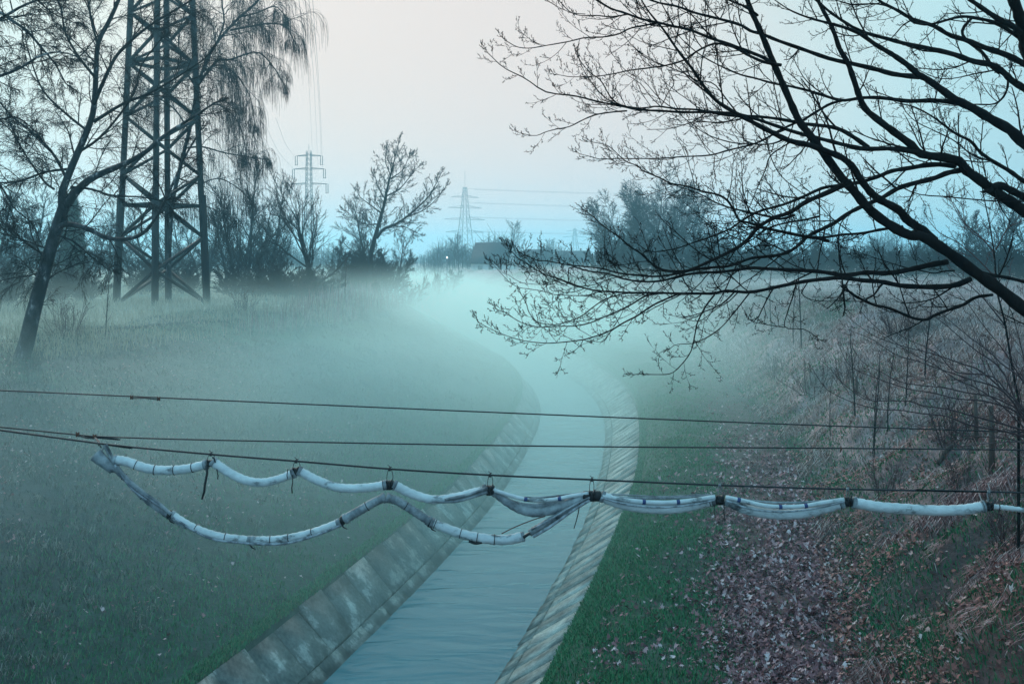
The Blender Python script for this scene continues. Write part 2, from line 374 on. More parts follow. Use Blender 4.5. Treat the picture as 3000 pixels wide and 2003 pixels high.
MW_R = [(0,10),(30,12),(45,18),(60,26),(100,46),(200,45),(300,60),(560,90)]
MTOP = [(0,4.8),(18,6.8),(32,7.9),(50,8.1),(90,7.7),(150,6.9),(300,6.8),(560,6.9)]
MD = [(0,.0),(12,.008),(18,.036),(34,.062),(50,.060),(75,.066),(110,.065),(200,.05),(560,.03)]
MSOFT = 4.2; STEP = .12
mist_field()
# ---------------------------------------------------------------- cables across the canal
YC = 10.0
def cable(pts, Y0, r, label, ext=14, name='support_cable', grp=None):
    p = [P(x, y, Y0) for x, y in pts]
    def extr(a, b, d): v = np.array(a)-np.array(b); v /= np.linalg.norm(v); return tuple(np.array(a)+v*d)
    p = [extr(p[0], p[1], ext)] + p + [extr(p[-1], p[-2], ext)]
    tb = Tubes(); tb.add(spline(p, 80), r, 6)
    o = tb.build(name, M_wire); return tag(o, label, 'cable', grp)
c1 = cable([(0,895),(600,922),(1200,948),(1800,972),(2348,991)], 11.2, .0075, 'topmost thin steel cable strung across the whole canal above the other two')
c2 = cable([(0,979),(215,1000),(700,1013),(1300,1023),(1900,1027),(2348,1031)], 10.5, .0075, 'middle thin steel cable over the canal, between the top cable and the pipe cable')
c3 = cable([(0,986),(240,1018),(480,1041),(680,1057),(897,1075),(1127,1089),(1352,1099),(1650,1112),(1943,1121),(2266,1127),(2348,1129)], YC, .0095, 'lowest steel cable, the one the white wrapped pipe hangs from')
# clamps on the cables
def clamp(x, y, Y, parent, s=.05):
    t = Tubes(); c = P(x, y, Y)
    t.box(c, s*.55, s*.5, s*.7); t.add([(c[0]-s*.3,c[1],c[2]-s*.5),(c[0]-s*.3,c[1],c[2]+s*.55)], s*.09, 5); t.add([(c[0]+s*.25,c[1],c[2]-s*.5),(c[0]+s*.25,c[1],c[2]+s*.5)], s*.09, 5)
    t.build('cable_clamp', M_rust, parent)
for x, y in ((302,911),(364,914)): clamp(x, y, 11.2, c1)
t = Tubes(); t.add([P(302,913,11.18),P(332,912.5,11.18),P(364,916,11.18)], .007, 5); t.build('splice_wire', M_wire, c1)
for x, y in ((178,996),(217,1001)): clamp(x, y, 10.5, c2, .055)
t = Tubes(); t.add([P(180,999,10.47),P(200,1004,10.47),P(215,1005,10.47)], .007, 5)
t.add([P(217,1003,10.45),P(222,1010,10.3),P(228,1018,10.2),P(232,1026,10.05)], .006, 5); t.add([P(219,1003,10.45),P(228,1012,10.3),P(226,1021,10.1)], .006, 5)
t.build('splice_wire', M_wire, c2)
t = Tubes(); t.add([P(1928,1022,10.48),P(1929,1030,10.48),P(1926,1037,10.48)], [.006,.009,.004], 5); t.build('cable_tie', M_rust, c2)

def dpt(x): return YC + .02*math.sin(x*.021)
def pipe_seg(name, pts, r0, r1, m, parent, dy=0, n=40, rings=(), sides=14, endcap=True, wob=.006):
    p = spline([P(x, y, dpt(x)+dy) for x, y in pts], n)
    rr = np.linspace(r0, r1, n) + wob*np.sin(np.arange(n)*1.9+pts[0][0]) *.5
    rr[0] *= .93; rr[-1] *= .93
    t = Tubes(); t.add(p, rr, sides); o = t.build(name, m, parent)
    if rings:
        for f in rings:
            i = min(n-2, max(1, int(f*(n-1)))); a = p[i]; d = p[i+1]-p[i]; d /= np.linalg.norm(d)
            t2 = Tubes(); R = rr[i]
            t2.add([a-d*.004, a-d*.003, a+d*.003, a+d*.004], [R*.99, R+.005, R+.005, R*.99], sides); t2.build('band', M_tape, o)
    return o, p
def ends(o, p, r, m=None):
    for i, j in ((0,1),(-1,-2)):
        d = p[i]-p[j]; d /= np.linalg.norm(d)
        t = Tubes(); t.add([p[i]-d*.035, p[i]-d*.03, p[i], p[i]+d*.004], [r*1.0, r+.006, r+.006, r*.9], 14); t.build('cuff', m or M_pipe2, o)
UP = empty('hanging_pipe', P(1127,1120,YC)); UPL = Vector(UP.location)
tag(UP, 'upper white wrapped pipe hanging in scallops below the lowest cable across the canal', 'pipe')
def par(o):                                 # children keep world coordinates
    o.parent = UP; o.matrix_parent_inverse = UP.matrix_world.inverted(); return o
bpy.context.view_layer.update()
class _R: pass
R = .052
segs = [([(260,1054),(290,1058),(335,1073),(380,1078),(430,1074),(475,1064)], R*.92, R*.86, (.06,.3,.5,.7,.86), M_pipe),
        ([(486,1057),(520,1080),(560,1100),(600,1106),(640,1098),(676,1083)], R*.9, R*.8, (), M_pipe),
        ([(684,1078),(730,1102),(780,1118),(840,1118),(886,1111)], R*.86, R*.86, (.97,), M_pipe),
        ([(901,1110),(945,1132),(995,1145),(1050,1138),(1085,1128),(1116,1121)], R*.92, R*.7, (.02,), M_pipe),
        ([(1132,1127),(1165,1152),(1200,1170),(1240,1174),(1290,1160),(1340,1140)], R*.78, R*1.0, (), M_pipe2),
        ([(1378,1137),(1430,1156),(1490,1165),(1550,1165),(1600,1156),(1638,1146)], R*1.05, R*.95, (.95,), M_pipe),
        ([(1664,1146),(1710,1167),(1770,1178),(1830,1178),(1890,1166),(1934,1152)], R*.98, R*.95, (.96,), M_pipe),
        ([(1955,1151),(2010,1161),(2070,1166),(2150,1170),(2210,1168),(2258,1160)], R*1.03, R*1.03, (.985,), M_pipe),
        ([(2274,1161),(2300,1163),(2348,1169),(2420,1180),(2700,1196)], R*.5, R*.45, (.18,), M_pipe)]
for pts, r0, r1, rg, m in segs:
    o, p = pipe_seg('pipe_section', pts, r0, r1, m, None, rings=rg, n=48 if m is not M_pipe2 else 40)
    par(o); 
    if r0 > .04: ends(o, p, r0)
# thinner strands that run beside the pipe
strands = [([(1020,1145),(1060,1137),(1085,1130),(1118,1118)], .016, -.06, 'w'), ([(990,1147),(1040,1149),(1080,1140),(1118,1127)], .017, -.05, 'w'),
           ([(1130,1122),(1165,1134),(1210,1145),(1260,1146),(1310,1137),(1350,1131)], .021, -.03, 'b'), ([(1130,1124),(1170,1150),(1215,1160),(1275,1152),(1345,1136)], .030, .03, 'g'),
           ([(1130,1119),(1180,1138),(1240,1140),(1300,1134),(1352,1128)], .010, .02, 'w'),
           ([(1380,1133),(1430,1140),(1520,1142),(1600,1138),(1640,1136)], .012, 0, 'w'), ([(1380,1137),(1440,1147),(1510,1152),(1570,1149),(1640,1139)], .024, -.035, 'b'),
           ([(1378,1131),(1430,1134),(1520,1138),(1600,1134),(1640,1134)], .008, .03, 'w'), ([(1378,1141),(1440,1157),(1510,1163),(1580,1158),(1640,1146)], .009, -.07, 'd'),
           ([(1664,1140),(1700,1147),(1760,1160),(1830,1161),(1890,1152),(1936,1145)], .023, -.035, 'b'), ([(1664,1137),(1720,1147),(1790,1152),(1860,1150),(1936,1142)], .011, 0, 'w'),
           ([(1664,1147),(1720,1166),(1790,1173),(1870,1165),(1936,1150)], .009, -.075, 'd')]
for pts, r, dy, k in strands:
    p = spline([P(x,y,dpt(x)+dy) for x,y in pts], 30); t = Tubes(); t.add(p, r, 8)
    o = par(t.build('cable_strand', {'w':M_pipe2,'g':M_pipe2,'b':M_pipe,'d':M_strand}[k]))
    if k == 'b':
        for f in ((.4,.72) if pts[0][0] != 1664 else (.18,.5,.68)):
            i = int(f*29); t = Tubes(); d = p[i+1]-p[i]; d /= np.linalg.norm(d)
            t.add([p[i]-d*.017, p[i]+d*.017], r+.0015, 8); t.build('blue_mark', M_blue, o).matrix_parent_inverse = o.matrix_world.inverted()
# tape wraps and wire hangers at every cable point
hang = [(484,1041,1062,.7),(680,1057,1081,.8),(894,1075,1112,.95),(1124,1089,1124,1.0),(1357,1099,1137,1.25),(1650,1112,1146,.95),(1943,1121,1150,1.0),(2266,1127,1160,.95)]
rgx = random.Random(3)
for x, yw, yp, s in hang:
    c = np.array(P(x, yp, dpt(x))); w = np.array(P(x, yw, YC))
    t = Tubes(); hw = .04*s + (.04 if x == 1357 else 0) ; rr = R*.93*s if x != 1357 else R*.98
    for kx in range(3):
        f = (kx-1)*.6; tl = rgx.uniform(-.1,.1)
        t.add([(c[0]+hw*(f-.42), c[1], c[2]+.01*tl), (c[0]+hw*(f-.3), c[1], c[2]), (c[0]+hw*(f+.3), c[1], c[2]), (c[0]+hw*(f+.42), c[1], c[2]-.01*tl)], [rr*.9, rr*rgx.uniform(1.0,1.12), rr*rgx.uniform(1.0,1.1), rr*.9], 12)
    t.add([c+(.01,-rr,-.0), c+(.015,-rr*1.15,rr*.9), c+(.03,-rr*.8,rr*1.5)], [.012,.014,.006], 5)
    t.add([c+(-.02,-rr*.8,.02), c+(-.03,-rr*1.0,rr*1.2)], [.012,.009], 5)
    par(t.build('tape_wrap', M_tape))
    t = Tubes()
    for sg in (-1, 1):
        t.add(spline([c+(sg*.01,sg*.03,.0), c+(sg*.026,sg*.045,(w[2]-c[2])*.5), w+(sg*.008,0,.012), w+(-sg*.02,0,.03+.01*sg)], 10), .0035, 5)
    t.box(w+(0,-.012,0), .022, .02, .032)
    par(t.build('wire_hanger', M_galv if x > 1600 else M_wire))
# dangling strap ends
for pts, r in (([(474,1066),(475,1085),(470,1110),(468,1128),(463,1144)], (.014,.012,.012,.012,.009)), ([(671,1088),(671,1105),(669,1118),(670,1130)], (.007,.005,.006,.007)),
               ([(497,1075),(500,1090),(499,1098)], (.005,.006,.006)), ([(660,1075),(658,1090),(660,1098)], (.005,.005,.004)),
               ([(1330,1150),(1326,1175),(1321,1195),(1316,1211)], (.006,.006,.005,.005)), ([(1638,1156),(1637,1172),(1640,1187)], (.005,.004,.003)),
               ([(1661,1150),(1660,1172),(1662,1195)], (.006,.005,.003)), ([(487,1048),(491,1050),(494,1060)], (.009,.008,.006))):
    t = Tubes(); t.add([P(x,y,YC-.06) for x,y in pts], r, 5); par(t.build('strap_end', M_tape))

LO = empty('sagging_pipe', P(600,1235,YC)); bpy.context.view_layer.update()
tag(LO, 'lower banded pipe drooping in one long sag and a peak below the scalloped upper pipe', 'pipe')
def par2(o, L=None): o.parent = LO; o.matrix_parent_inverse = LO.matrix_world.inverted(); return o
losegs = [([(262,1072),(290,1098),(330,1140),(385,1180),(430,1205)], R*.62, R*.66, (.22,.5,.78), M_pipe2),
          ([(392,1178),(440,1207),(500,1228),(575,1238)], R*.72, R*.72, (.4,.75), M_pipe),
          ([(575,1238),(640,1236),(710,1222),(780,1197)], R*.76, R*.74, (.25,.45,.7), M_pipe),
          ([(790,1190),(825,1170),(860,1150),(884,1140)], R*.92, R*.82, (.5,), M_pipe2),
          ([(886,1140),(915,1150),(950,1172),(985,1195)], R*.86, R*.82, (.5,), M_pipe2),
          ([(988,1197),(1010,1206),(1060,1224),(1110,1234),(1160,1237),(1202,1229)], R*.88, R*.98, (.12,.4,.55,.7), M_pipe)]
for pts, r0, r1, rg, m in losegs:
    o, p = pipe_seg('pipe_section', pts, r0, r1, m, None, rings=rg, dy=-.02); par2(o); ends(o, p, r0)
for pts, r, m in (([(262,1066),(275,1080),(300,1110),(340,1140),(385,1172)], .013, M_strand), ([(268,1068),(290,1095),(325,1125),(360,1150),(392,1178)], .018, M_pipe2), ([(270,1074),(300,1118),(345,1152)], .010, M_strand),
                  ([(396,1185),(440,1213),(490,1236),(575,1246)], .012, M_strand), ([(575,1246),(650,1246),(720,1228),(782,1204)], .014, M_strand)):
    t = Tubes(); t.add(spline([P(x,y,dpt(x)-.06) for x,y in pts], 24), r, 7); par2(t.build('cable_strand', m))
# the torn half-shell at the left end
def shell(pts, w, m, name, open_a=2.6, rot=0, n=14):
    p = spline([P(x,y,dpt(x)) for x,y in pts], n); V = []; k = 10
    for i in range(n):
        d = p[min(i+1,n-1)]-p[max(i-1,0)]; d /= np.linalg.norm(d); u = np.cross(d,(0,1,0)); u /= np.linalg.norm(u); v = np.cross(d,u)
        ww = w[0]+(w[1]-w[0])*i/(n-1)
        for lay in (1, .88):
            for j in range(k):
                a = rot + open_a*(j/(k-1)-.5)*2*.6; V.append(p[i]+(u*math.cos(a)+v*math.sin(a))*ww*lay)
    f = []
    for i in range(n-1):
        for l in (0, 1):
            for j in range(k-1):
                a = i*2*k+l*k+j; q = (a, a+1, a+1+2*k, a+2*k); f.append(q if l else q[::-1])
        for j in (0, k-1): f.append((i*2*k+j, i*2*k+k+j, i*2*k+3*k+j, i*2*k+2*k+j))
    f.append(tuple(range(k)) + tuple(range(2*k-1,k-1,-1))); b0 = (n-1)*2*k
    f.append(tuple(b0+j for j in range(k-1,-1,-1)) + tuple(b0+j for j in range(k,2*k)))
    return poly_obj(name, V, f, m, smooth=False)
par2(shell([(222,1040),(240,1056),(262,1076)], (.085,.055), M_pipe2, 'torn_shell', 2.4, 1.9))
for pts, r in (([(222,1042),(240,1062),(264,1082)], .008), ([(238,1020),(246,1034),(262,1066)], .016), ([(244,1018),(254,1038),(266,1062)], .010), ([(238,1026),(232,1042),(260,1070)], .007)):
    t = Tubes(); t.add(spline([P(x,y,YC-.05) for x,y in pts], 8), r, 6); par2(t.build('cable_strand', M_pipe2))
t = Tubes(); c = np.array(P(264,1072,YC)); t.add([c+(-.06,0,-.02), c+(-.02,0,0), c+(.03,0,.01)], [.03,.05,.035], 10); par2(t.build('tape_wrap', M_tape))
for x, y, s in ((391,1180,.9),(785,1193,1.0),(987,1198,.6),(576,1239,.55)):
    c = np.array(P(x,y,YC)); t = Tubes(); t.add([c+(-.035*s,0,.01), c+(-.02*s,0,.004), c+(.02*s,0,-.004), c+(.035*s,0,-.01)], [R*.6,R*.95,R*.95,R*.6], 10)
    t.add([c+(.0,-.05,-.02), c+(.02,-.06,-.05), c+(.06,-.06,-.07)], [.008,.008,.003], 5); par2(t.build('tape_wrap', M_tape))
o, p = pipe_seg('pipe_section', [(1214,1222),(1250,1200),(1300,1170),(1350,1142)], R*.72, R*.6, M_pipe2, None, dy=-.03); par2(o)
for pts, r, m in (([(1222,1230),(1260,1208),(1310,1172),(1352,1146)], .016, M_strand), ([(1218,1214),(1262,1190),(1322,1155),(1352,1140)], .010, M_strand), ([(1200,1232),(1208,1226),(1216,1222)], .016, M_tape),
                  ([(1150,1223),(1180,1208),(1220,1192),(1250,1183)], .005, M_rust), ([(1075,1240),(1090,1245),(1105,1243)], .014, M_tape)):
    t = Tubes(); t.add(spline([P(x,y,YC-.07) for x,y in pts], 16), r, 6); par2(t.build('cable_strand', m))
# ---------------------------------------------------------------- bare trees
def unit(v):
    l = math.sqrt(v[0]*v[0]+v[1]*v[1]+v[2]*v[2]) or 1; return (v[0]/l, v[1]/l, v[2]/l)
def turn(d, ang, az):
    """direction at angle ang to d, azimuth az round it"""
    a = (0,0,1) if abs(d[2]) < .9 else (1,0,0)
    u = unit((d[1]*a[2]-d[2]*a[1], d[2]*a[0]-d[0]*a[2], d[0]*a[1]-d[1]*a[0])); v = (d[1]*u[2]-d[2]*u[1], d[2]*u[0]-d[0]*u[2], d[0]*u[1]-d[1]*u[0])
    c, s = math.cos(ang), math.sin(ang); ca, sa = math.cos(az)*s, math.sin(az)*s
    return (d[0]*c+u[0]*ca+v[0]*sa, d[1]*c+u[1]*ca+v[1]*sa, d[2]*c+u[2]*ca+v[2]*sa)
def grow(TB, p, d, L, r, lv, K, rg):
    """one branch with all it carries; K lists per level: n points, wiggle, tropism, children, angle, length ratio, first child at"""
    n = K['n'][lv]; w = K['wig'][lv]; tr = K['trop'][lv]; st = L/(n-1); re = r*K['taper'][lv]
    pts = [p]; q = p; dd = d; ds = [d]
    for i in range(n-1):
        dd = unit((dd[0]+rg.gauss(0,w), dd[1]+rg.gauss(0,w), dd[2]+rg.gauss(0,w)+tr*(1 if tr > 0 else (i+1)/n*2)))
        q = (q[0]+dd[0]*st, q[1]+dd[1]*st, q[2]+dd[2]*st); pts.append(q); ds.append(dd)
    rs = [r+(re-r)*i/(n-1) for i in range(n)]
    if lv == K['last'] and K.get('bud'): rs[-1] = rs[-2]*1.4
    TB[min(lv, len(TB)-1)].add(pts, rs, K['sides'][lv])
    if lv >= K['last']: return
    m = K['kids'][lv]; s0 = K['start'][lv]; az = rg.uniform(0, 6.28)
    for j in range(m):
        f = s0 + (1-s0)*(j+rg.random()*.8)/m; x = min(f, .999)*(n-1); i = int(x); g = x-i
        c = tuple(pts[i][k]*(1-g)+pts[i+1][k]*g for k in range(3)); rr = rs[i]*(1-g)+rs[i+1]*g
        az += 2.4+rg.gauss(0,.4); a = K['ang'][lv]*(1+rg.gauss(0,.18))*(1-.35*f)
        l = L*K['ratio'][lv]*rg.uniform(.6,1.15)*(1-K['shape'][lv]*f)
        grow(TB, c, turn(ds[i+1], a, az), l, max(K['rmin'], rr*K['rr'][lv]), lv+1, K, rg)
def KK(**k):
    b = dict(n=[9,7,5,4,3], wig=[.06,.12,.14,.16,.2], trop=[.03,.08,.06,.05,.04], taper=[.25,.3,.4,.6,.7], kids=[14,9,7,5,0], ang=[.85,.8,.8,.8,.8],
             ratio=[.55,.5,.42,.4,.4], start=[.25,.15,.15,.2,.2], shape=[.6,.45,.4,.3,.2], rr=[.5,.5,.55,.7,.7], sides=[7,4,3,3,3], rmin=.012, last=3)
    b.update(k); return b
K_FAN = KK(rmin=.014, kids=[15,10,9,6,0], ang=[.75,.55,.6,.7,.7], ratio=[.95,.5,.42,.4], trop=[0,.05,.05,.05,.03], start=[.12,.2,.2,.2], shape=[.25,.4,.4,.3], taper=[.3,.3,.4,.6,.7])
K_ROUND = KK(rmin=.026, kids=[16,11,9,6,0], ang=[.8,.7,.7,.7,.7], ratio=[.55,.5,.42,.4], trop=[.02,.07,.05,.04,.0], start=[.2,.12,.15,.2])
K_TALL = KK(rmin=.028, kids=[20,9,7,5,0], ang=[.75,.6,.7,.7,.7], ratio=[.36,.45,.42,.4], trop=[.02,.12,.08,.05,.0], start=[.18,.12,.15,.2], shape=[.65,.4,.4,.3])
K_BIRCHFAR = KK(rmin=.024, kids=[16,10,8,4,0], n=[9,7,6,5,3], ang=[.75,.7,.7,.6,.7], ratio=[.42,.5,.5,.5], trop=[.02,.09,-.02,-.18,-.3], start=[.14,.12,.12,.2], shape=[.45,.4,.3,.3], wig=[.04,.1,.12,.1,.1])
K_SHRUB = KK(rmin=.017, kids=[13,10,8,5,0], ang=[.6,.6,.7,.8,.7], ratio=[.6,.5,.45,.4], trop=[.05,.04,.02,.02,.0], start=[.05,.1,.15,.2], wig=[.14,.16,.18,.2,.2])
def make_tree(name, label, cat, K, h, r, seed, mat_t, mat_c, stems=1, group=None, lean=(0,0), spread=.35, rz=0):
    rg = random.Random(seed); e = empty(name); tag(e, label, cat, group)
    A, B = Tubes(), Tubes()
    for s in range(stems):
        az = s*6.283/stems + rg.uniform(-.4,.4); t = spread*rg.uniform(.5,1.1) if stems > 1 else 0
        d = unit((math.cos(az)*t+lean[0], math.sin(az)*t+lean[1], 1))
        p0 = (math.cos(az)*.15*(stems > 1), math.sin(az)*.15*(stems > 1), -.3)
        grow([A, B], p0, d, h*rg.uniform(.8,1.0) if stems > 1 else h*.92, r, 0, K, rg)
    A.build('trunk' if stems == 1 else 'stems', mat_t, e); B.build('crown', mat_c, e)
    return e
def copy_tree(o):
    c = o.copy(); COL.objects.link(c)
    for ch in o.children: d = ch.copy(); COL.objects.link(d); d.parent = c
    return c
def place(o, xd, Y, sc=1, rz=0, sz=None, sink=0):
    X = ray(xd*SX, 760)[0]*Y; o.location = (X, Y, float(height(X, Y))-sink); o.rotation_euler = (0,0,rz); o.scale = (sc, sc, sz or sc); return o
rgp = random.Random(77)
def stand(proto, spots, labels, group=None):
    """spots: (x in picture, distance, scale, height scale)"""
    for i, (xd, Y, s, sz) in enumerate(spots):
        o = proto if i == 0 else copy_tree(proto)
        place(o, xd, Y, s, rgp.uniform(0,6.28), sz); o['label'] = labels[i] if i < len(labels) else labels[-1]
        if group: o['group'] = group
# --- single background trees
t = make_tree('fan_shaped_tree', 'low dark tree with fan shaped crown in front of the slim three armed pylon', 'tree', K_FAN, 7.6, .19, 5, M_bark, M_twig, spread=.4); place(t, 706, 78, 1, 1.0)
t = make_tree('roundish_tree', 'pale airy rounded tree rising just behind the ridge of the house', 'tree', K_ROUND, 12.5, .22, 8, M_bark, M_twig); place(t, 1176, 262, 1.0, 0)
t2 = copy_tree(t); place(t2, 1052, 230, .72, 2, .75); t2['label'] = 'small bare tree at the foot of the four armed pylon'
t2 = copy_tree(t); place(t2, 1262, 300, .75, 4, .66); t2['label'] = 'small faint tree between the house and the tiny distant pylon'
# birches of the misty clump on the right bank
t = make_tree('distant_birch', '', 'tree', K_BIRCHFAR, 12.6, .13, 12, M_birch, M_twig, stems=6, spread=.42, group='birches in the round clump')
stand(t, [(1490,140,1.2,1.12),(1432,136,1.0,.88),(1568,143,1.15,1.0),(1400,146,.66,.58),(1612,150,.6,.55)],
      ['tallest birch in the middle of the round misty clump beyond the right bank', 'birch on the left side of the tallest in the round misty clump', 'birch on the right side of the tallest in the round misty clump', 'low birch at the left edge of the round misty clump', 'low birch at the right edge of the round misty clump'], 'birches in the round clump')
t = make_tree('slender_tree', '', 'tree', K_TALL, 12, .13, 21, M_bark, M_twig, group='slender trees on the right horizon')
stand(t, [(1832,170,1.05,1.1),(1800,178,.8,.88),(1700,165,.7,.7),(1905,160,.75,.75)],
      ['tallest slender tree seen through the crossing limbs of the near tree on the right', 'slender tree just left of the tallest one behind the crossing limbs', 'short slender tree right of the misty birch clump', 'short slender tree under the thick fork of the near tree'], 'slender trees on the right horizon')
t = make_tree('bushy_tree', '', 'tree', K_ROUND, 9, .17, 31, M_bark, M_twig, group='bushy trees along the right horizon')
stand(t, [(2300,95,1.0,.92),(2215,104,.85,.75),(2370,88,1.05,.95),(2120,125,.6,.5),(2010,135,.8,.55),(1940,150,.8,.6),(1860,150,.7,.6),(1750,155,.8,.72),(1660,150,.7,.6),(2260,118,1.0,.7)],
      ['bushy bare tree behind the thin young tree at the right edge','smaller bushy tree left of the one behind the thin young tree','bushy tree cut by the right edge of the photo','low bushy tree under the far right faint pylon','low bushy tree right of the fork of the near trunk','bushy tree behind the fork of the near trunk','bushy tree below the tallest slender tree','bushy tree between the misty birch clump and the slender trees','bushy tree touching the right side of the misty birch clump','broad bushy tree farther off behind the right edge trees'], 'bushy trees along the right horizon')
# left side
t = make_tree('dense_tree', '', 'tree', KK(rmin=.013, n=[9,7,6,5,3], kids=[20,13,10,6,0], ang=[.8,.7,.7,.7,.7], ratio=[.5,.5,.42,.4], start=[.04,.12,.15,.2], wig=[.08,.13,.16,.18,.2]), 9, .16, 41, M_bark, M_twig, group='dense trees behind the near pylon')
stand(t, [(40,88,1.0,.95),(-60,80,1.1,.95),(130,95,.95,.8),(215,92,.9,.72),(300,100,1.0,.75),(385,98,.95,.7),(455,104,1.0,.75),(520,96,.95,.85),(590,92,.95,.95),(640,100,.8,.85),(-10,110,1.3,1.2),(95,118,1.3,1.1),(250,122,1.3,1.0),(420,125,1.3,1.0),(770,104,.8,.62),(560,120,1.3,1.1),(170,108,1.3,1.05),(340,112,1.3,.95),(480,112,1.3,1.0),(620,118,1.2,1.0),(820,115,1.0,.75),(70,100,1.2,1.1),(845,106,1.1,1.1),(905,112,1.1,1.0),(570,88,1.0,1.3),(620,90,.9,1.15),(535,90,.9,1.1)],
      ['dense dark tree behind the leaning birch near the left edge','dense tree cut off by the left edge of the photo','dense tree just right of the leaning birch trunk','dense low tree left of the near pylon','dense low tree behind the left leg of the near pylon','dense low tree between the middle legs of the near pylon','dense low tree behind the right leg of the near pylon','dense tree right of the near pylon behind the hanging birch twigs','dense tall tree between the near pylon and the fan shaped tree','dense tree touching the left of the fan shaped tree','tall dense tree farther back at the left edge','dense tree farther back behind the leaning birch','dense tree farther back left of the near pylon','dense tree farther back behind the near pylon legs','dense low tree between the fan shaped tree and the tall leaning tree','dense tree farther back right of the near pylon','dense tree between the spruce and the near pylon, farther off','dense tree framed between the left legs of the near pylon','dense tree just right of the near pylon','dense tree close behind the left side of the fan shaped tree','dense tree close behind the tall leaning tree','dense tree behind the first fork of the leaning birch','dense tree directly behind the foot of the tall leaning tree','dense tree behind the long limb of the tall leaning tree','tall dense tree among the hanging twigs of the weeping birch','tall dense tree left of the fan shaped tree, nearer than its neighbours','narrow dense tree between the near pylon and the weeping twigs'], 'dense trees behind the near pylon')
t = make_tree('thicket_bush', '', 'bush', K_SHRUB, 3.2, .05, 51, M_twig, M_twig, stems=7, group='bushes')
SH = [(650,72,1.15,.95),(700,74,1.2,.9),(740,79,1.0,.75),(600,74,1.0,.8),(540,78,1.2,.9),(840,98,1.5,1.6),(880,100,1.5,1.45),(805,96,1.2,1.2),(925,112,1.3,1.5),(965,135,1.5,1.7),(1005,150,1.5,1.7),(120,66,1.2,.9),(200,70,1.2,.8),(20,62,1.2,1.0),(330,82,1.4,.9),(430,84,1.4,.9),(1035,170,1.4,1.4),
      (1400,125,1.5,1.3),(1460,120,1.5,1.2),(1530,122,1.6,1.3),(1600,124,1.6,1.3),(1670,118,1.5,1.3),(1740,122,1.6,1.4),(1810,112,1.6,1.2),(1880,116,1.6,1.3),(1950,104,1.5,1.1),(2020,108,1.6,1.1),(2090,98,1.5,1.0),(2160,100,1.6,1.1),(2230,88,1.5,1.0),(2300,86,1.6,1.1),(2365,78,1.5,1.1)]
LB = ['dark bush at the left foot of the fan shaped tree','dark bramble mound right under the fan shaped tree','dark bush at the right end of the bramble mound beside the canal','bush left of the bramble mound','bush between the near pylon and the bramble mound','thick bush wrapped round the foot of the tall leaning tree','thick bush on the canal side of the tall leaning tree','bush on the left side of the tall leaning tree','misty bush right of the tall leaning tree','misty bush second to the right of the tall leaning tree','faint bush left of the four armed pylon','bush right of the leaning birch trunk','bush between the leaning birch and the near pylon','bush left of the leaning birch trunk','bush behind the left legs of the near pylon','bush behind the right legs of the near pylon','faint bush under the four armed pylon']
nms = ['first','second','third','fourth','fifth','sixth','seventh','eighth','ninth','tenth','eleventh','twelfth','thirteenth','fourteenth','fifteenth']
LB += ['%s bush of the right bank hedge, counted rightward from the misty birch clump' % nms[i] for i in range(15)]
stand(t, SH, LB, 'bushes')

# --- trees drawn limb by limb
VIEW = {'C': (1400,0,1.307), 'E': (2200,0,2.614), 'F': (2200,500,2.614), 'G': (1600,0,2.614), 'H': (1600,500,2.614), 'K': (1400,700,4.698), 'L': (2300,1000,2.987), 'A': (0,0,1.568), 'D': (0,0,SX**-1), 'B': (700,350,1.9575)}
def limb3(segs, w0, w1, Y0, Y1, n=None, jit=0, rg=None):
    """segs: [(view, [(x, y)...]), ...] read off enlargements; widths in px of the first view; distance runs Y0..Y1"""
    px = []
    for key, pts in segs:
        ox, oy, s = VIEW[key]; px += [(ox+x/s, oy+y/s) for x, y in pts]
    s = VIEW[segs[0][0]][2]; m = len(px); n = n or max(8, int(m*2.6))
    q = spline([(x, y, 0) for x, y in px], n)
    d = np.concatenate([[0], np.cumsum(np.linalg.norm(np.diff(q, axis=0), axis=1))]); d /= d[-1]
    pts = []; rs = []
    for i in range(n):
        Y = Y0+(Y1-Y0)*d[i] + (jit*math.sin(d[i]*7+Y0*9) if jit else 0); r_ = ray(q[i][0], q[i][1])
        pts.append((r_[0]*Y, Y, CH+r_[2]*Y)); rs.append((w0+(w1-w0)*d[i]**.8)/s/F*Y/2)
    return pts, rs
def twigs_on(T, pts, rs, K, rg, step, Lr, rthin, thick_prob=.25, up=.0, f0=0.0, side=.35, rr=.55, down=0):
    """side twigs along a limb, mostly on its thin part"""
    acc = 0; az = rg.uniform(0,6)
    n = len(pts)
    for i in range(1, n):
        a, b = pts[i-1], pts[i]; d = (b[0]-a[0], b[1]-a[1], b[2]-a[2]); l = math.sqrt(sum(c*c for c in d)); d = unit(d)
        if i/n < f0: continue
        acc += l
        while acc > step:
            acc -= step*rg.uniform(.6,1.4)
            if rs[i] > rthin and rg.random() > thick_prob: continue
            g = rg.random(); c = tuple(a[k]+(b[k]-a[k])*g for k in range(3)); az += 2.6+rg.gauss(0,.5)
            e = turn(d, rg.uniform(.6,1.15), az); e = unit((e[0], e[1]*side/.35*.6, e[2]+up-down))
            L = rg.uniform(*Lr)*(.5+.5*min(1, rs[i]/rthin))*(1-.6*max(0,i/n-.7)/.3); grow(T, c, e, L, min(rs[i]*rr, L*.016+.0012), 0, K, rg)
    a, b = pts[-2], pts[-1]; d = unit((b[0]-a[0], b[1]-a[1], b[2]-a[2]))
    for _ in range(2): grow(T, b, turn(d, rg.uniform(.1,.4), rg.uniform(0,6)), Lr[0]*.55, rs[-1]*.8, 0, K, rg)
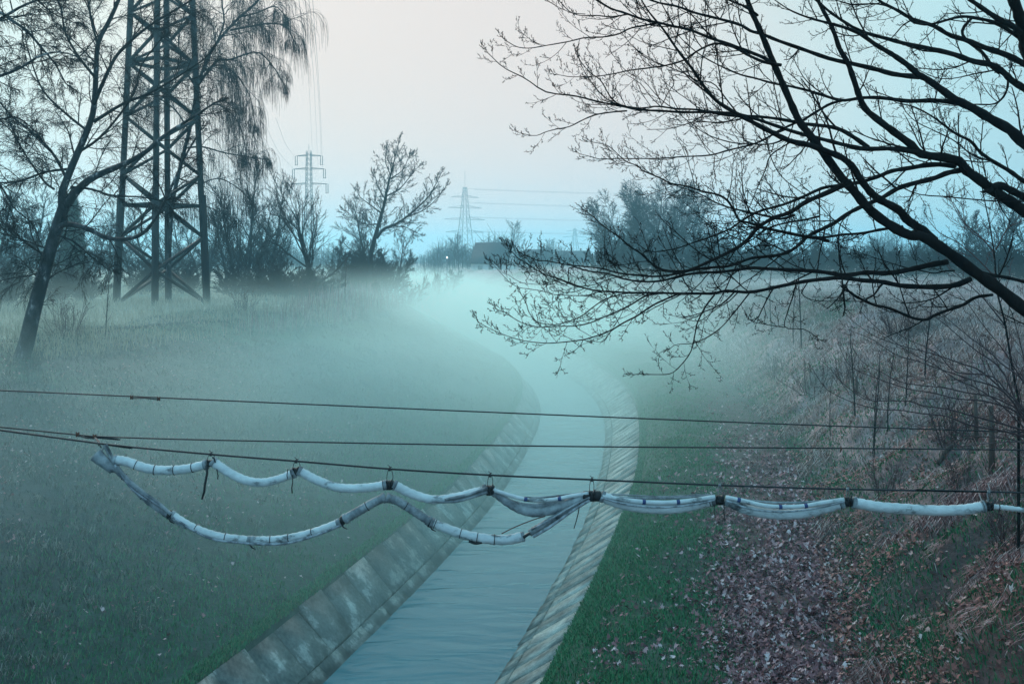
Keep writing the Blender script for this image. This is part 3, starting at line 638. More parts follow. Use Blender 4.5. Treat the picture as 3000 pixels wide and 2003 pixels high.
K_MAP = KK(n=[8,6,4,3], wig=[.07,.10,.13,.2], trop=[.06,.09,.10,.1], taper=[.5,.6,.75,.8], kids=[5,4,2,0], ang=[.8,.9,.8,.8], ratio=[.40,.36,.42,.4], start=[.15,.2,.3,.3], shape=[.3,.3,.3,.2], rr=[.62,.65,.75,.8], sides=[4,3,3,3], rmin=.0016, last=3, bud=1)
MB = []   # (segments, w0, w1, Y0, Y1)
def mb(*a): MB.append(a)
mb([('C',[(2420,1470),(2260,1330),(2091,1185),(2000,1110),(1900,1040),(1800,965),(1700,905)]),('F',[(1200,490),(1040,400),(900,290),(800,170),(700,60)]),('E',[(560,1180),(440,1020),(370,930),(310,800),(250,660),(180,500),(110,330),(60,210),(0,80),(-40,-40),(-90,-180)])], 62, 18, 7.6, 6.6)
mb([('F',[(1400,540),(1330,470),(1200,380),(1130,300),(1000,230),(930,180),(870,110),(820,40)]),('E',[(790,1290),(700,1210),(580,1160),(440,1110),(300,1080),(150,1010),(0,930)]),('G',[(1440,860),(1300,770),(1200,650),(1120,530),(1010,390),(900,230),(800,110),(740,20),(700,-60)])], 75, 10, 7.35, 5.9)
mb([('F',[(2400,520),(2250,400),(2091,310),(1990,240),(1850,150),(1750,70),(1650,0)]),('E',[(1600,1240),(1500,1210),(1300,1180),(1240,1120),(1120,1030),(1000,940),(880,840),(830,740),(790,620),(740,480),(680,380),(640,260),(590,150),(530,40),(490,-60)])], 105, 26, 8.2, 7.6)
mb([('E',[(1500,1200),(1300,1175),(1100,1140),(900,1140),(760,1120),(600,1080),(480,1050),(330,1010),(180,960),(0,900)]),('G',[(1440,870),(1250,860),(1050,860),(880,850),(700,840),(560,810),(400,780),(220,735),(0,705)]),('C',[(180,300),(100,260),(40,205)])], 42, 6, 8.0, 6.4)
mb([('E',[(900,1130),(800,1060),(700,1000),(600,970),(420,950),(200,910),(0,890)]),('G',[(1440,890),(1300,870),(1150,840),(1000,835),(850,815),(700,830),(520,790),(400,700),(300,560),(250,450)])], 36, 5, 7.9, 7.0)
mb([('E',[(2300,1230),(2200,1160),(2091,1100),(1990,1000),(1850,920),(1700,830),(1560,760),(1450,680),(1350,610),(1280,570),(1200,500),(1100,430),(1050,400),(950,340),(850,270),(740,220),(600,180),(450,140),(300,80),(180,0)])], 100, 7, 8.6, 7.4)
mb([('E',[(1290,590),(1100,570),(950,530),(780,490),(600,450),(400,380),(200,310),(80,260),(0,240)]),('G',[(1480,190),(1300,140),(1140,100),(1000,50),(850,20),(700,-40)])], 42, 14, 8.2, 7.0)
mb([('E',[(1600,790),(1400,770),(1200,775),(1000,750),(850,750),(700,770),(550,730),(420,690),(290,660)]),('G',[(1740,640),(1600,600),(1480,570),(1300,490),(1150,400),(1020,280),(960,180)])], 40, 5, 8.4, 7.2)
mb([('E',[(700,770),(600,800),(480,870),(400,920),(300,960),(200,1010),(100,1070),(0,1110)]),('G',[(1400,1150),(1250,1190),(1050,1200),(850,1215),(700,1215),(540,1215),(420,1220),(340,1200),(260,1180)])], 24, 5, 8.2, 7.3)
mb([('G',[(1840,990),(1700,1050),(1600,1100),(1480,1100),(1370,1080),(1230,1030),(1100,940),(1040,890)])], 14, 6, 6.9, 6.2)
mb([('E',[(2300,600),(2200,540),(2091,490),(1950,420),(1800,370),(1650,310),(1520,270),(1400,200),(1240,150),(1120,80),(1000,20),(940,-40)])], 60, 20, 9.0, 8.2)
mb([('E',[(2300,860),(2120,700),(2000,620),(1950,570),(1850,500),(1700,470),(1560,420),(1400,380),(1200,340),(1050,300),(900,260),(800,220),(700,160),(600,90),(520,20),(420,-50)])], 62, 16, 9.1, 7.8)
mb([('E',[(2200,560),(2110,400),(2091,290),(2060,150),(2030,50),(1970,-60)])], 100, 75, 9.3, 8.6)
mb([('E',[(2060,250),(2000,200),(1900,150),(1780,70),(1680,0),(1620,-40)])], 50, 30, 8.9, 8.2)
mb([('E',[(2060,290),(1880,180),(1720,140),(1600,130),(1450,170),(1350,190),(1240,170),(1180,110),(1080,60),(950,30),(800,40),(640,0)])], 34, 8, 9.0, 7.6)
mb([('E',[(1700,130),(1620,230),(1650,310),(1760,390),(1820,470),(1850,520)])], 22, 30, 8.8, 9.0)
mb([('E',[(1970,620),(1960,690),(1920,760),(1850,800),(1700,800),(1560,810),(1400,790)])], 20, 5, 9.0, 8.6)
mb([('E',[(1240,150),(1160,200),(1080,290),(1000,330),(860,380),(740,410)])], 12, 4, 8.3, 7.9)
mb([('E',[(1860,540),(1700,570),(1560,600),(1440,600),(1330,560),(1180,480)])], 14, 4, 8.9, 8.2)
mb([('F',[(1640,-10),(1500,20),(1400,60),(1200,110),(1100,150),(1000,210),(860,270),(740,330),(640,400),(540,450),(440,500),(340,590),(240,640),(100,660),(0,670)]),('H',[(1400,730),(1280,740),(1150,755),(1000,790),(850,810),(700,800),(560,785),(430,750),(300,735),(160,720),(0,690)]),('K',[(830,300),(700,240),(600,200),(540,145)])], 44, 6, 8.1, 6.2)
mb([('E',[(1560,1270),(1400,1260),(1200,1290),(1080,1310),(980,1350),(860,1390),(700,1420)]),('F',[(560,130),(400,200),(250,260),(100,300),(0,340)]),('H',[(1460,410),(1400,450),(1250,510),(1100,560),(980,600),(800,620),(700,560)])], 42, 6, 8.1, 6.8)
mb([('F',[(760,90),(560,180),(420,240),(300,320),(180,360),(60,430),(0,500)]),('H',[(1480,580),(1350,650),(1240,700),(1150,740),(1050,770),(900,760),(820,720),(720,630),(640,580),(560,510),(460,440),(410,400),(370,360),(330,330)])], 44, 8, 7.0, 5.8)
mb([('F',[(1500,700),(1380,720),(1250,750),(1100,780),(1000,785),(880,780),(740,800),(640,790),(500,770),(300,760),(100,750),(0,745)]),('H',[(1350,775),(1200,780),(1050,800),(900,840),(760,850),(600,830),(480,790),(330,770),(180,740)]),('K',[(1240,620),(1100,590),(960,530),(880,470),(800,375)])], 46, 5, 7.4, 5.9)
mb([('F',[(1680,830),(1550,880),(1350,890),(1150,880),(1000,850),(850,840),(700,820),(560,830),(400,850),(200,890),(0,930)]),('H',[(1380,920),(1280,940),(1140,940),(1000,940),(860,935),(700,935),(560,930),(400,920),(300,900),(180,860),(80,820)]),('K',[(940,500),(850,450),(760,400),(680,340),(560,270),(490,200),(435,140)])], 46, 6, 7.45, 5.6)
mb([('H',[(1010,945),(900,990),(800,1040),(700,1110),(600,1160),(500,1220),(400,1260),(300,1290),(200,1305),(100,1315),(0,1320)]),('C',[(180,1305),(110,1285),(50,1260),(5,1235)])], 15, 5, 6.3, 5.7)
mb([('H',[(900,930),(760,960),(660,1020),(540,1080),(420,1130),(320,1170),(200,1190),(80,1190)]),('K',[(860,1215),(740,1190),(600,1150),(480,1080),(400,1020),(280,975)])], 14, 6, 6.2, 6.0)
mb([('H',[(640,935),(560,950),(440,990),(340,1060),(260,1120),(150,1160),(60,1180)]),('K',[(860,1155),(780,1110),(700,1000),(670,900),(600,765)])], 11, 6, 6.1, 6.3)
mb([('K',[(1700,735),(1640,735),(1540,770),(1400,780),(1250,775),(1100,770),(1000,755),(880,715),(680,685),(580,670),(490,630),(400,560),(300,450),(230,370)])], 16, 7, 6.0, 5.6)
mb([('K',[(1130,590),(1020,620),(850,625),(740,620),(600,600),(500,550),(430,500),(340,460),(320,410)])], 9, 5, 5.9, 5.8)
mb([('K',[(2150,480),(1900,530),(1780,560),(1600,630),(1400,650),(1250,610),(1000,510),(700,440),(600,400),(500,310),(465,235)])], 15, 6, 6.3, 6.0)
mb([('H',[(1290,950),(1220,1040),(1160,1160),(1140,1250),(1110,1380),(1040,1480),(960,1550),(860,1560),(700,1555)])], 14, 5, 6.5, 6.4)
mb([('H',[(1570,920),(1500,1010),(1420,1110),(1340,1200),(1240,1270),(1130,1320),(1000,1330),(950,1360)])], 12, 5, 6.8, 6.5)
mb([('H',[(1480,920),(1400,1000),(1300,1060),(1180,1150),(1080,1140)])], 9, 5, 6.7, 6.6)
mb([('H',[(1920,840),(1890,960),(1850,1080),(1830,1200),(1980,1215),(2091,1290)])], 12, 5, 6.9, 6.9)
mb([('H',[(1830,1200),(1700,1180),(1600,1160),(1560,1140)])], 8, 5, 6.9, 6.8)
mb([('H',[(2000,860),(1960,940),(2040,990),(2200,1000),(2280,1000)])], 9, 6, 6.9, 7.1)
mb([('H',[(2160,540),(2091,520),(1960,500),(1820,470),(1680,440),(1560,400),(1480,380),(1430,290),(1380,220),(1300,180),(1200,160),(1080,120),(960,100),(880,60),(740,0)]),('G',[(700,1270),(600,1230),(480,1120),(360,1090)])], 30, 5, 7.0, 5.9)
mb([('H',[(1900,340),(1800,370),(1700,350),(1560,320),(1430,290),(1310,250),(1200,190),(1100,150),(980,110)])], 24, 6, 6.7, 6.3)
mb([('H',[(2091,350),(1960,380),(1840,400),(1700,440),(1560,540),(1400,600),(1300,560),(1200,530)])], 18, 5, 6.9, 6.2)
mb([('F',[(1160,430),(1000,450),(850,480),(700,490),(560,510),(420,500),(280,480),(150,450),(0,430)])], 26, 16, 7.2, 6.8)
mb([('F',[(760,330),(690,400),(670,520),(680,700),(700,850),(720,1050)])], 9, 13, 6.9, 6.7)
mb([('G',[(1870,1090),(1720,1190),(1680,1300),(1620,1430),(1560,1580),(1500,1700)])], 12, 6, 6.7, 6.5)
mb([('G',[(1660,980),(1690,1100),(1740,1250),(1820,1370),(1950,1470),(2050,1540)])], 9, 7, 6.8, 6.9)
mb([('G',[(870,175),(760,195),(640,220),(560,260),(440,285),(300,290),(170,320),(0,350)]),('C',[(200,185),(150,180),(105,155)])], 16, 6, 6.9, 6.6)
mb([('G',[(1800,500),(1680,480),(1560,430),(1430,360),(1300,335),(1200,370),(1130,410),(1060,460),(930,500),(800,520),(640,540),(500,570),(380,585),(200,590),(100,575)])], 26, 5, 6.7, 6.3)
mb([('G',[(1740,500),(1680,450),(1560,400),(1400,340),(1250,290),(1100,230),(960,200),(860,175),(740,150),(600,100),(480,60),(350,-30)])], 30, 14, 6.7, 6.6)
mb([('G',[(560,805),(490,740),(420,620),(340,560),(270,480),(235,400)])], 12, 5, 6.6, 6.5)
mb([('G',[(880,820),(800,740),(720,640),(600,560),(560,480)])], 8, 4, 6.7, 6.9)
mb([('G',[(890,800),(940,700),(980,640),(960,560),(980,440)])], 8, 4, 6.7, 6.4)
mb([('G',[(620,850),(500,860),(380,880),(280,920),(180,970),(80,990),(0,1010)]),('C',[(220,520),(160,510)])], 14, 5, 6.7, 6.9)
mb([('G',[(1450,850),(1380,760),(1280,640),(1160,620),(1050,560),(900,500),(760,440),(640,330),(520,170)])], 12, 4, 6.2, 6.5)
mb([('G',[(1620,120),(1540,60),(1420,10),(1340,-40)])], 20, 14, 6.6, 6.3)
mb([('G',[(980,350),(1020,200),(1010,80),(1030,-40)])], 10, 8, 6.3, 6.2)
mb([('G',[(300,110),(200,100),(100,60),(30,20)])], 7, 4, 6.5, 6.5)
mb([('G',[(640,110),(500,130),(380,120),(260,120),(180,90),(120,30),(60,-30)])], 12, 5, 6.6, 6.4)
mb([('F',[(1850,950),(1720,970),(1620,1030),(1500,1070),(1400,1110),(1340,1140),(1250,1130),(1150,1090),(1050,1050),(950,1030),(860,990),(800,960),(760,930)])], 26, 22, 7.5, 7.1)
mb([('F',[(1720,770),(1850,800),(1970,820),(2091,850),(2250,890)])], 30, 26, 7.55, 8.0)
mb([('F',[(1560,765),(1480,770),(1400,785),(1300,765),(1180,740),(1050,700),(900,650),(750,600)])], 14, 4, 7.5, 7.3)
mb([('F',[(2250,250),(2091,200),(1990,150),(1900,110),(1840,140)])], 60, 55, 8.3, 8.0)
mb([('E',[(2250,1480),(2091,1390),(1980,1310),(1860,1240),(1760,1170),(1680,1080),(1560,1020),(1400,900),(1250,820),(1120,790)])], 44, 8, 8.5, 7.8)
mb([('E',[(1860,1240),(1700,1190),(1560,1080),(1400,1000),(1260,930),(1180,850)])], 14, 6, 8.4, 8.0)
mb([('F',[(1100,100),(1280,180),(1500,200),(1700,220),(1900,235),(2091,235)])], 8, 12, 7.7, 8.0)
rgm = random.Random(2024)
MP = empty('overhanging_tree', (12.2, 9.0, float(height(12.2, 9.0)))); bpy.context.view_layer.update()
tag(MP, 'large dark leafless tree leaning in from the right edge over the canal in the foreground', 'tree')
def adopt(o, e): o.parent = e; o.matrix_parent_inverse = e.matrix_world.inverted(); return o
CR = Tubes(); rest = Tubes()
for k, (sg, w0, w1, Y0, Y1) in enumerate(MB):
    pts, rs = limb3(sg, w0, w1, Y0, Y1)
    rs = [r*(1+.10*math.sin(i*2.3+k)) for i, r in enumerate(rs)]
    if k == 0:
        x0, y0, z0 = pts[0]; bx, by, bz = MP.location     # the trunk runs on to the ground beyond the frame
        pre = [(bx+.35, by+.1, bz-.4), (bx+.1, by, bz+.3), (bx-.4, by-.25, bz+.95 if bz+.95 < z0+.6 else z0)]
        pre = spline(pre+[pts[0], pts[2]], 9)[:-2].tolist(); pts = pre+list(pts); rs = [.14,.13,.12,.115,.11,.105,.1][:len(pre)]+rs
        t_ = Tubes(); t_.add(pts, rs, 12); adopt(t_.build('trunk', M_bark), MP)
    elif w0 >= 40:
        t_ = Tubes(); t_.add(pts, rs, 9); adopt(t_.build('limb', M_bark), MP)
    else: CR.add(pts, rs, 6)
    top = max(p[2] for p in pts) > 10.2
    twigs_on([CR], pts, rs, K_MAP, rgm, .072 if w0 < 40 else .09, (.16,.50) if w0 > 12 else (.10,.34), .011, (.14 if w0 < 40 else .30), up=.12 if not k in (30,31,32) else 0)
adopt(CR.build('crown', M_bark), MP)
MT2 = []
# --- shrub with long arching stems at the right edge, and the thin young tree in it
K_WAND = KK(n=[6,4,3,3], wig=[.06,.08,.1,.1], trop=[.05,.06,.05,.1], taper=[.35,.5,.7,.8], kids=[4,3,0,0], ang=[.5,.6,.7,.8], ratio=[.45,.4,.5,.4], start=[.25,.3,.3,.3], rr=[.6,.65,.75,.8], sides=[4,3,3,3], rmin=.0022, last=2)
def hit(x, y):                              # where the sight line through (x, y) meets the ground
    d = ray(x*SX, y*SX); Ys = np.concatenate([np.linspace(8,120,2241), np.linspace(121,600,480)])
    z = CH+d[2]*Ys; g = height(d[0]*Ys, Ys); i = int(np.argmax(z <= g)); return (d[0]*Ys[i], Ys[i], float(g[i]))
WS = [[(2280,860),(2150,800),(1900,720),(1600,640),(1420,590),(1200,560),(1080,520),(900,520),(720,510),(600,440),(500,360),(440,290),(370,215)],
 [(2300,880),(2150,850),(1900,780),(1700,750),(1560,710),(1400,650),(1200,630),(1000,600),(800,590),(560,520),(380,430),(310,350),(270,290)],
 [(2280,840),(2150,720),(2000,600),(1860,550),(1700,515),(1500,500),(1300,450),(1100,420),(940,370),(800,320),(640,260),(540,180),(490,75)],
 [(2280,800),(2150,640),(1980,560),(1800,480),(1600,450),(1400,405),(1200,385),(1000,350),(850,270),(690,190),(610,80)],
 [(2280,840),(2100,700),(1990,520),(1850,400),(1650,340),(1500,290),(1350,240),(1150,170),(980,120),(850,40),(760,-20),(560,-100)],
 [(2260,820),(2050,600),(1900,420),(1700,250),(1560,200),(1300,110),(1100,60),(900,0),(760,-60),(600,-170)],
 [(2260,800),(2100,600),(1950,450),(1800,300),(1500,270),(1350,120),(1230,50),(1050,-30),(900,-130)],
 [(2260,780),(2050,580),(1900,250),(1700,100),(1550,-20),(1400,-150),(1200,-300),(1100,-400)],
 [(2280,700),(2091,350),(1900,200),(1800,100),(1600,-50),(1400,-220),(1250,-380)],
 [(2280,860),(2100,760),(1900,560),(1700,420),(1500,330),(1300,200),(1100,100),(850,-80),(700,-220),(620,-330)],
 [(2300,760),(2120,420),(2020,250),(1900,60),(1750,-120),(1600,-330),(1480,-480)],
 [(2300,700),(2160,400),(2091,150),(2040,-60),(1980,-260),(1900,-430)],
 [(2300,860),(2150,900),(1950,850),(1700,830),(1560,820),(1400,740),(1200,740),(1080,680)],
 [(2300,900),(2080,880),(1900,880),(1700,900),(1600,912),(1430,900)],
 [(2300,640),(2200,300),(2180,50),(2150,-200),(2080,-420)]]
e = empty('arching_shrub', (6.15, 11.4, float(height(6.15,11.4)))); bpy.context.view_layer.update()
tag(e, 'shrub of long arching reddish stems fanning in from the right edge over the slope', 'shrub')
rgw = random.Random(5); CW = Tubes()
for i, w in enumerate(WS):
    Ya = 11.2+rgw.uniform(-.5,.5); Yb = Ya+rgw.uniform(-1.6,1.4)
    pts, rs = limb3([('L', w)], 22 if i < 9 else 16, 4, Ya, Yb)
    bx, by, bz = pts[0]; g = float(height(bx+.5, by)); pts = [(bx+.5, by, min(g-.1, bz-.1))]+pts; rs = [rs[0]]+rs
    t_ = Tubes(); t_.add(pts, rs, 6); adopt(t_.build('stem', M_redtwig), e)
    twigs_on([CW], pts, rs, K_WAND, rgw, .20, (.25,.8), .012, .3, up=.15)
adopt(CW.build('crown', M_redtwig), e)
def drawn_tree(name, label, cat, limbs, mt, mc, K, step, Lr, rthin, seed, base=None, up=.1, down=0, thick=.3, extra=1, f0=0, sidek=.35, group=None):
    """limbs: (segments, w0, w1, Y0, Y1); the first is the trunk"""
    rg = random.Random(seed); p0 = limb3(*limbs[0])[0][0] if base is None else base
    e = empty(name, (p0[0], p0[1], float(height(p0[0], p0[1])))); bpy.context.view_layer.update(); tag(e, label, cat, group); C_ = Tubes(); T_ = Tubes()
    for k, (sg, w0, w1, Y0, Y1) in enumerate(limbs):
        pts, rs = limb3(sg, w0, w1, Y0, Y1)
        if k == 0:
            g = float(height(pts[0][0], pts[0][1])); 
            if pts[0][2] > g-.1: pts = [(pts[0][0], pts[0][1], g-.3)]+pts; rs = [rs[0]*1.25]+rs
            T_.add(pts, rs, 10)
        elif k < 4 and w0 > 14: T_.add(pts, rs, 7)
        else: C_.add(pts, rs, 5)
        twigs_on([C_], pts, rs, K, rg, step, Lr, rthin, thick, up=up, down=down, f0=(f0 if k == 0 else 0), side=sidek)
    adopt(T_.build('trunk', mt), e); adopt(C_.build('crown', mc), e); return e
K_YOUNG = KK(n=[7,5,3,3], wig=[.07,.1,.15,.1], trop=[.10,.08,.05,.1], taper=[.35,.5,.7,.8], kids=[6,3,0,0], ang=[.6,.6,.7,.8], ratio=[.4,.4,.5,.4], start=[.15,.2,.3,.3], rr=[.6,.65,.75,.8], sides=[4,3,3,3], rmin=.003, last=2)
drawn_tree('young_tree', 'thin upright young tree near the right edge, behind the thick leaning trunk', 'tree',
  [([('F',[(2050,1750),(2000,1500),(1960,1250),(1930,1100),(1880,900),(1870,700),(1850,550),(1830,420),(1800,280),(1770,130),(1740,-50),(1700,-250)])], 20, 5, 14.5, 14.5),
   ([('F',[(1880,600),(1960,450),(2050,400),(2140,370)])], 12, 5, 14.5, 14.3), ([('F',[(1860,620),(1750,500),(1640,400),(1560,260),(1540,240)])], 12, 5, 14.5, 14.7),
   ([('F',[(1880,830),(1760,700),(1600,560),(1450,480),(1360,380)])], 12, 5, 14.5, 14.2), ([('F',[(1960,1200),(1800,1000),(1700,900),(1560,780)])], 14, 5, 14.5, 14.8),
   ([('F',[(1850,560),(1700,480),(1590,340),(1540,240)])], 10, 5, 14.5, 15.0)], M_bark, M_redtwig, K_YOUNG, .16, (.3,1.1), .03, 61, up=.25, thick=.8, f0=.2, sidek=.5)

# --- the leaning birch, its neighbour off to the left, and the weeping birch by the pylon
K_BW = KK(n=[7,6,6,4], wig=[.10,.10,.07,.1], trop=[.02,-.07,-.30,-.2], taper=[.4,.5,.6,.8], kids=[9,8,0,0], ang=[.7,.75,.7,.8], ratio=[.5,.6,.5,.4], start=[.15,.15,.3,.3], rr=[.6,.6,.75,.8], shape=[.3,.3,.3,.2], sides=[4,3,3,3], rmin=.006, last=2)
LB_ = [([('A',[(100,1640),(125,1560),(150,1450),(190,1300),(230,1150),(270,1020),(300,930)])], 74, 50, 34, 34),
 ([('A',[(290,1010),(283,900),(300,840),(340,740),(400,600),(430,500),(440,350),(450,200),(500,100),(560,-40),(600,-200)])], 40, 14, 34, 33),
 ([('A',[(305,945),(350,880),(420,820),(520,775),(600,740),(680,690),(760,620),(900,530),(990,470)])], 42, 8, 34, 32.5),
 ([('A',[(240,1065),(300,1030),(400,1050),(470,1085),(540,1100),(620,1090),(680,1050),(740,960),(800,830),(850,720),(920,600)])], 28, 8, 34, 32),
 ([('A',[(335,775),(210,790),(100,830),(0,840),(-60,830)])], 14, 7, 34, 33), ([('A',[(430,560),(560,480),(660,440),(740,400),(900,300),(960,250)])], 18, 6, 33.6, 34),
 ([('A',[(430,480),(520,280),(600,190),(700,110),(850,20),(940,-40)])], 20, 8, 33.4, 32), ([('A',[(300,810),(240,700),(140,600),(60,540),(0,470),(-50,400)])], 14, 6, 34, 35),
 ([('A',[(245,1150),(180,1130),(100,1100),(0,1070),(-40,1050)])], 10, 5, 34, 33), ([('A',[(250,870),(200,830),(110,700),(60,600),(30,520)])], 11, 5, 34, 34.5),
 ([('A',[(330,860),(420,870),(520,900),(640,905),(760,930),(800,980)])], 13, 5, 33.8, 33), ([('A',[(440,360),(360,260),(300,150),(280,40),(240,-60)])], 14, 7, 33.3, 34),
 ([('A',[(400,600),(300,520),(200,420),(150,300),(120,200)])], 13, 6, 33.7, 34.5), ([('A',[(450,210),(420,100),(400,-20)])], 12, 7, 33.2, 33.5),
 ([('A',[(360,700),(450,640),(540,540),(620,420),(650,300),(740,180)])], 14, 6, 33.7, 32.5), ([('A',[(215,1240),(120,1270),(40,1280),(-20,1300)])], 8, 4, 34, 33.5),
 ([('A',[(260,1080),(340,1110),(420,1180),(500,1240)])], 10, 4, 33.9, 33), ([('A',[(225,1180),(120,1120),(40,1040),(-30,1000)])], 12, 5, 34, 35)]
drawn_tree('leaning_birch', 'leaning forked birch with pale trunk patches, in front of the near pylon', 'tree', LB_, M_birch, M_twig, K_BW, .20, (.7,2.1), .05, 71, up=.1, thick=.35, f0=.35, sidek=.5)
drawn_tree('birch_at_left_edge', 'birch standing outside the left edge, only its twiggy limbs reaching in at the top left', 'tree',
 [([('A',[(-260,1500),(-250,1100),(-230,700),(-200,350),(-180,100),(-150,-200)])], 60, 20, 26, 26), ([('A',[(-190,300),(-60,130),(0,90),(100,30),(200,-10),(300,-60)])], 24, 7, 26, 25),
  ([('A',[(-200,420),(-60,370),(80,320),(180,260),(280,240),(400,280)])], 20, 5, 26, 25), ([('A',[(-180,200),(-30,60),(60,100),(130,150),(190,220),(250,290),(300,380)])], 24, 6, 26, 25.5),
  ([('A',[(-220,640),(-80,560),(0,550),(80,540),(160,600)])], 18, 5, 26, 25), ([('A',[(-170,60),(0,0),(120,-30),(240,60),(330,100)])], 18, 5, 26, 26.5),
  ([('A',[(-230,800),(-100,780),(0,850),(60,950),(130,1010)])], 16, 5, 26, 25)], M_birch, M_twig, K_BW, .3, (.6,1.7), .05, 72, up=.05, thick=.3, f0=.5, sidek=.5)
K_WEEP = KK(n=[8,9,9,4], wig=[.10,.06,.03,.1], trop=[-.02,-.38,-.9,-.2], taper=[.4,.5,.6,.8], kids=[9,5,0,0], ang=[.7,.6,.5,.8], ratio=[1.25,1.0,.5,.4], start=[.1,.15,.3,.3], rr=[.6,.6,.75,.8], shape=[.2,.2,.3,.2], sides=[4,3,3,3], rmin=.0085, last=2)
WB = [([('A',[(775,1410),(775,1200),(790,950),(830,760),(880,560),(905,400),(960,260),(1010,180),(1090,90),(1180,10),(1240,-80)])], 26, 10, 66, 64),
 ([('A',[(905,400),(990,285),(1060,275),(1180,240),(1250,300),(1300,380)])], 13, 5, 65, 63), ([('A',[(1060,140),(1140,125),(1230,110),(1310,120),(1345,180)])], 11, 5, 64.5, 63),
 ([('A',[(880,560),(980,480),(1060,520),(1110,600),(1130,700)])], 10, 4, 65, 64), ([('A',[(860,680),(930,675),(1020,700),(1100,715),(1200,730)])], 10, 4, 65, 66),
 ([('A',[(820,820),(910,845),(1000,820),(1080,855),(1130,900)])], 9, 4, 65.5, 65), ([('A',[(930,330),(1010,300),(1090,350),(1150,450),(1170,560)])], 9, 4, 65, 66),
 ([('A',[(1000,190),(1030,100),(1020,0),(1060,-90)])], 10, 6, 64.5, 65), ([('A',[(1100,80),(1180,60),(1260,30),(1300,60)])], 9, 5, 64.3, 62), ([('A',[(900,400),(840,300),(820,180),(850,60),(900,-40)])], 11, 5, 65, 67),
 ([('A',[(870,600),(800,500),(700,430),(640,360)])], 9, 4, 65, 67), ([('A',[(800,960),(900,940),(980,960),(1060,1000)])], 8, 4, 65.8, 65)]
drawn_tree('weeping_birch', 'tall weeping birch right of the near pylon with curtains of thin hanging twigs', 'tree', WB, M_birch, M_twig, K_WEEP, .36, (1.0,2.8), .1, 73, up=-.05, thick=.5, f0=.4, sidek=.5)
# the leaning tree left of the canal bend, with one long limb to the right
drawn_tree('tall_leaning_tree', 'tall pointed bare tree with one long limb reaching right, at the canal bend', 'tree',
 [([('B',[(745,900),(760,760),(790,640),(830,500),(850,400),(875,300),(900,200),(922,110)])], 34, 3, 95, 94), ([('B',[(790,680),(830,630),(900,600),(960,560),(1030,500),(1090,440),(1130,370),(1160,310)])], 20, 3, 95, 93),
  ([('B',[(840,460),(800,390),(780,320)])], 9, 3, 95, 96), ([('B',[(960,560),(1060,520),(1130,460),(1190,380)])], 9, 3, 94, 92), ([('B',[(845,440),(920,400),(980,330),(1030,270)])], 10, 3, 94.5, 94),
  ([('B',[(870,340),(940,290),(975,210)])], 8, 3, 94.3, 93), ([('B',[(820,540),(740,480),(690,440),(680,400)])], 10, 3, 95, 96), ([('B',[(800,600),(720,600),(660,560),(600,520)])], 9, 3, 95, 97),
  ([('B',[(880,610),(960,620),(1030,655)])], 7, 3, 94, 93), ([('B',[(870,320),(840,240),(850,160)])], 7, 3, 94.3, 95)],
 M_bark, M_twig, KK(n=[6,5,4,3], wig=[.1,.13,.16,.1], trop=[.08,.06,.05,.1], taper=[.4,.5,.6,.8], kids=[7,6,4,0], ang=[.65,.7,.7,.8], ratio=[.5,.45,.45,.4], start=[.1,.15,.2,.3], rr=[.6,.6,.75,.8], sides=[4,3,3,3], rmin=.013, last=3), .30, (1.2,3.0), .14, 74, up=.15, thick=.8, f0=.25, sidek=.5)
# dark spruce behind the leaning birch
def conifer(name, label, xd, Y, h, seed):
    rg = random.Random(seed); e = empty(name); tag(e, label, 'tree'); t_ = Tubes(); t_.add([(0,0,-.2),(0,0,h*.5),(0,0,h)], [.13,.08,.01], 6); t_.build('trunk', M_bark, e); C_ = Tubes()
    for k in range(int(h*52)):
        z = h*(.06+.93*rg.random()); R_ = (1-z/h)*h*.24+.06; a = rg.uniform(0,6.28); n = 9
        for j in range(n):
            f = (j+.5)/n*R_; w = .10+.16*(1-j/n); aa = a+rg.gauss(0,.1); c = np.array((math.cos(aa)*f, math.sin(aa)*f, z-.28*f+rg.gauss(0,.04)))
            u = np.array((math.cos(aa),math.sin(aa),-.5)); v = np.array((-math.sin(aa),math.cos(aa),rg.gauss(0,.3)))
            C_.poly([c-v*w, c+u*w*1.4-(0,0,.06), c+v*w, c-u*w*.6+(0,0,.05)], [(0,1,2,3)])
    C_.build('crown', mat('spruce_needles', [(.012,.03,.02),(.03,.055,.035)], 3, .9), e, smooth=False); place(e, xd, Y); return e
conifer('spruce', 'dark pointed spruce seen between the leaning birch and the near pylon', 168, 92, 9.6, 9)
conifer('spruce', 'short dark conifer on the edge of the mist left of the canal bend', 862, 88, 1.0, 10).scale = (1.3,1.3,1)

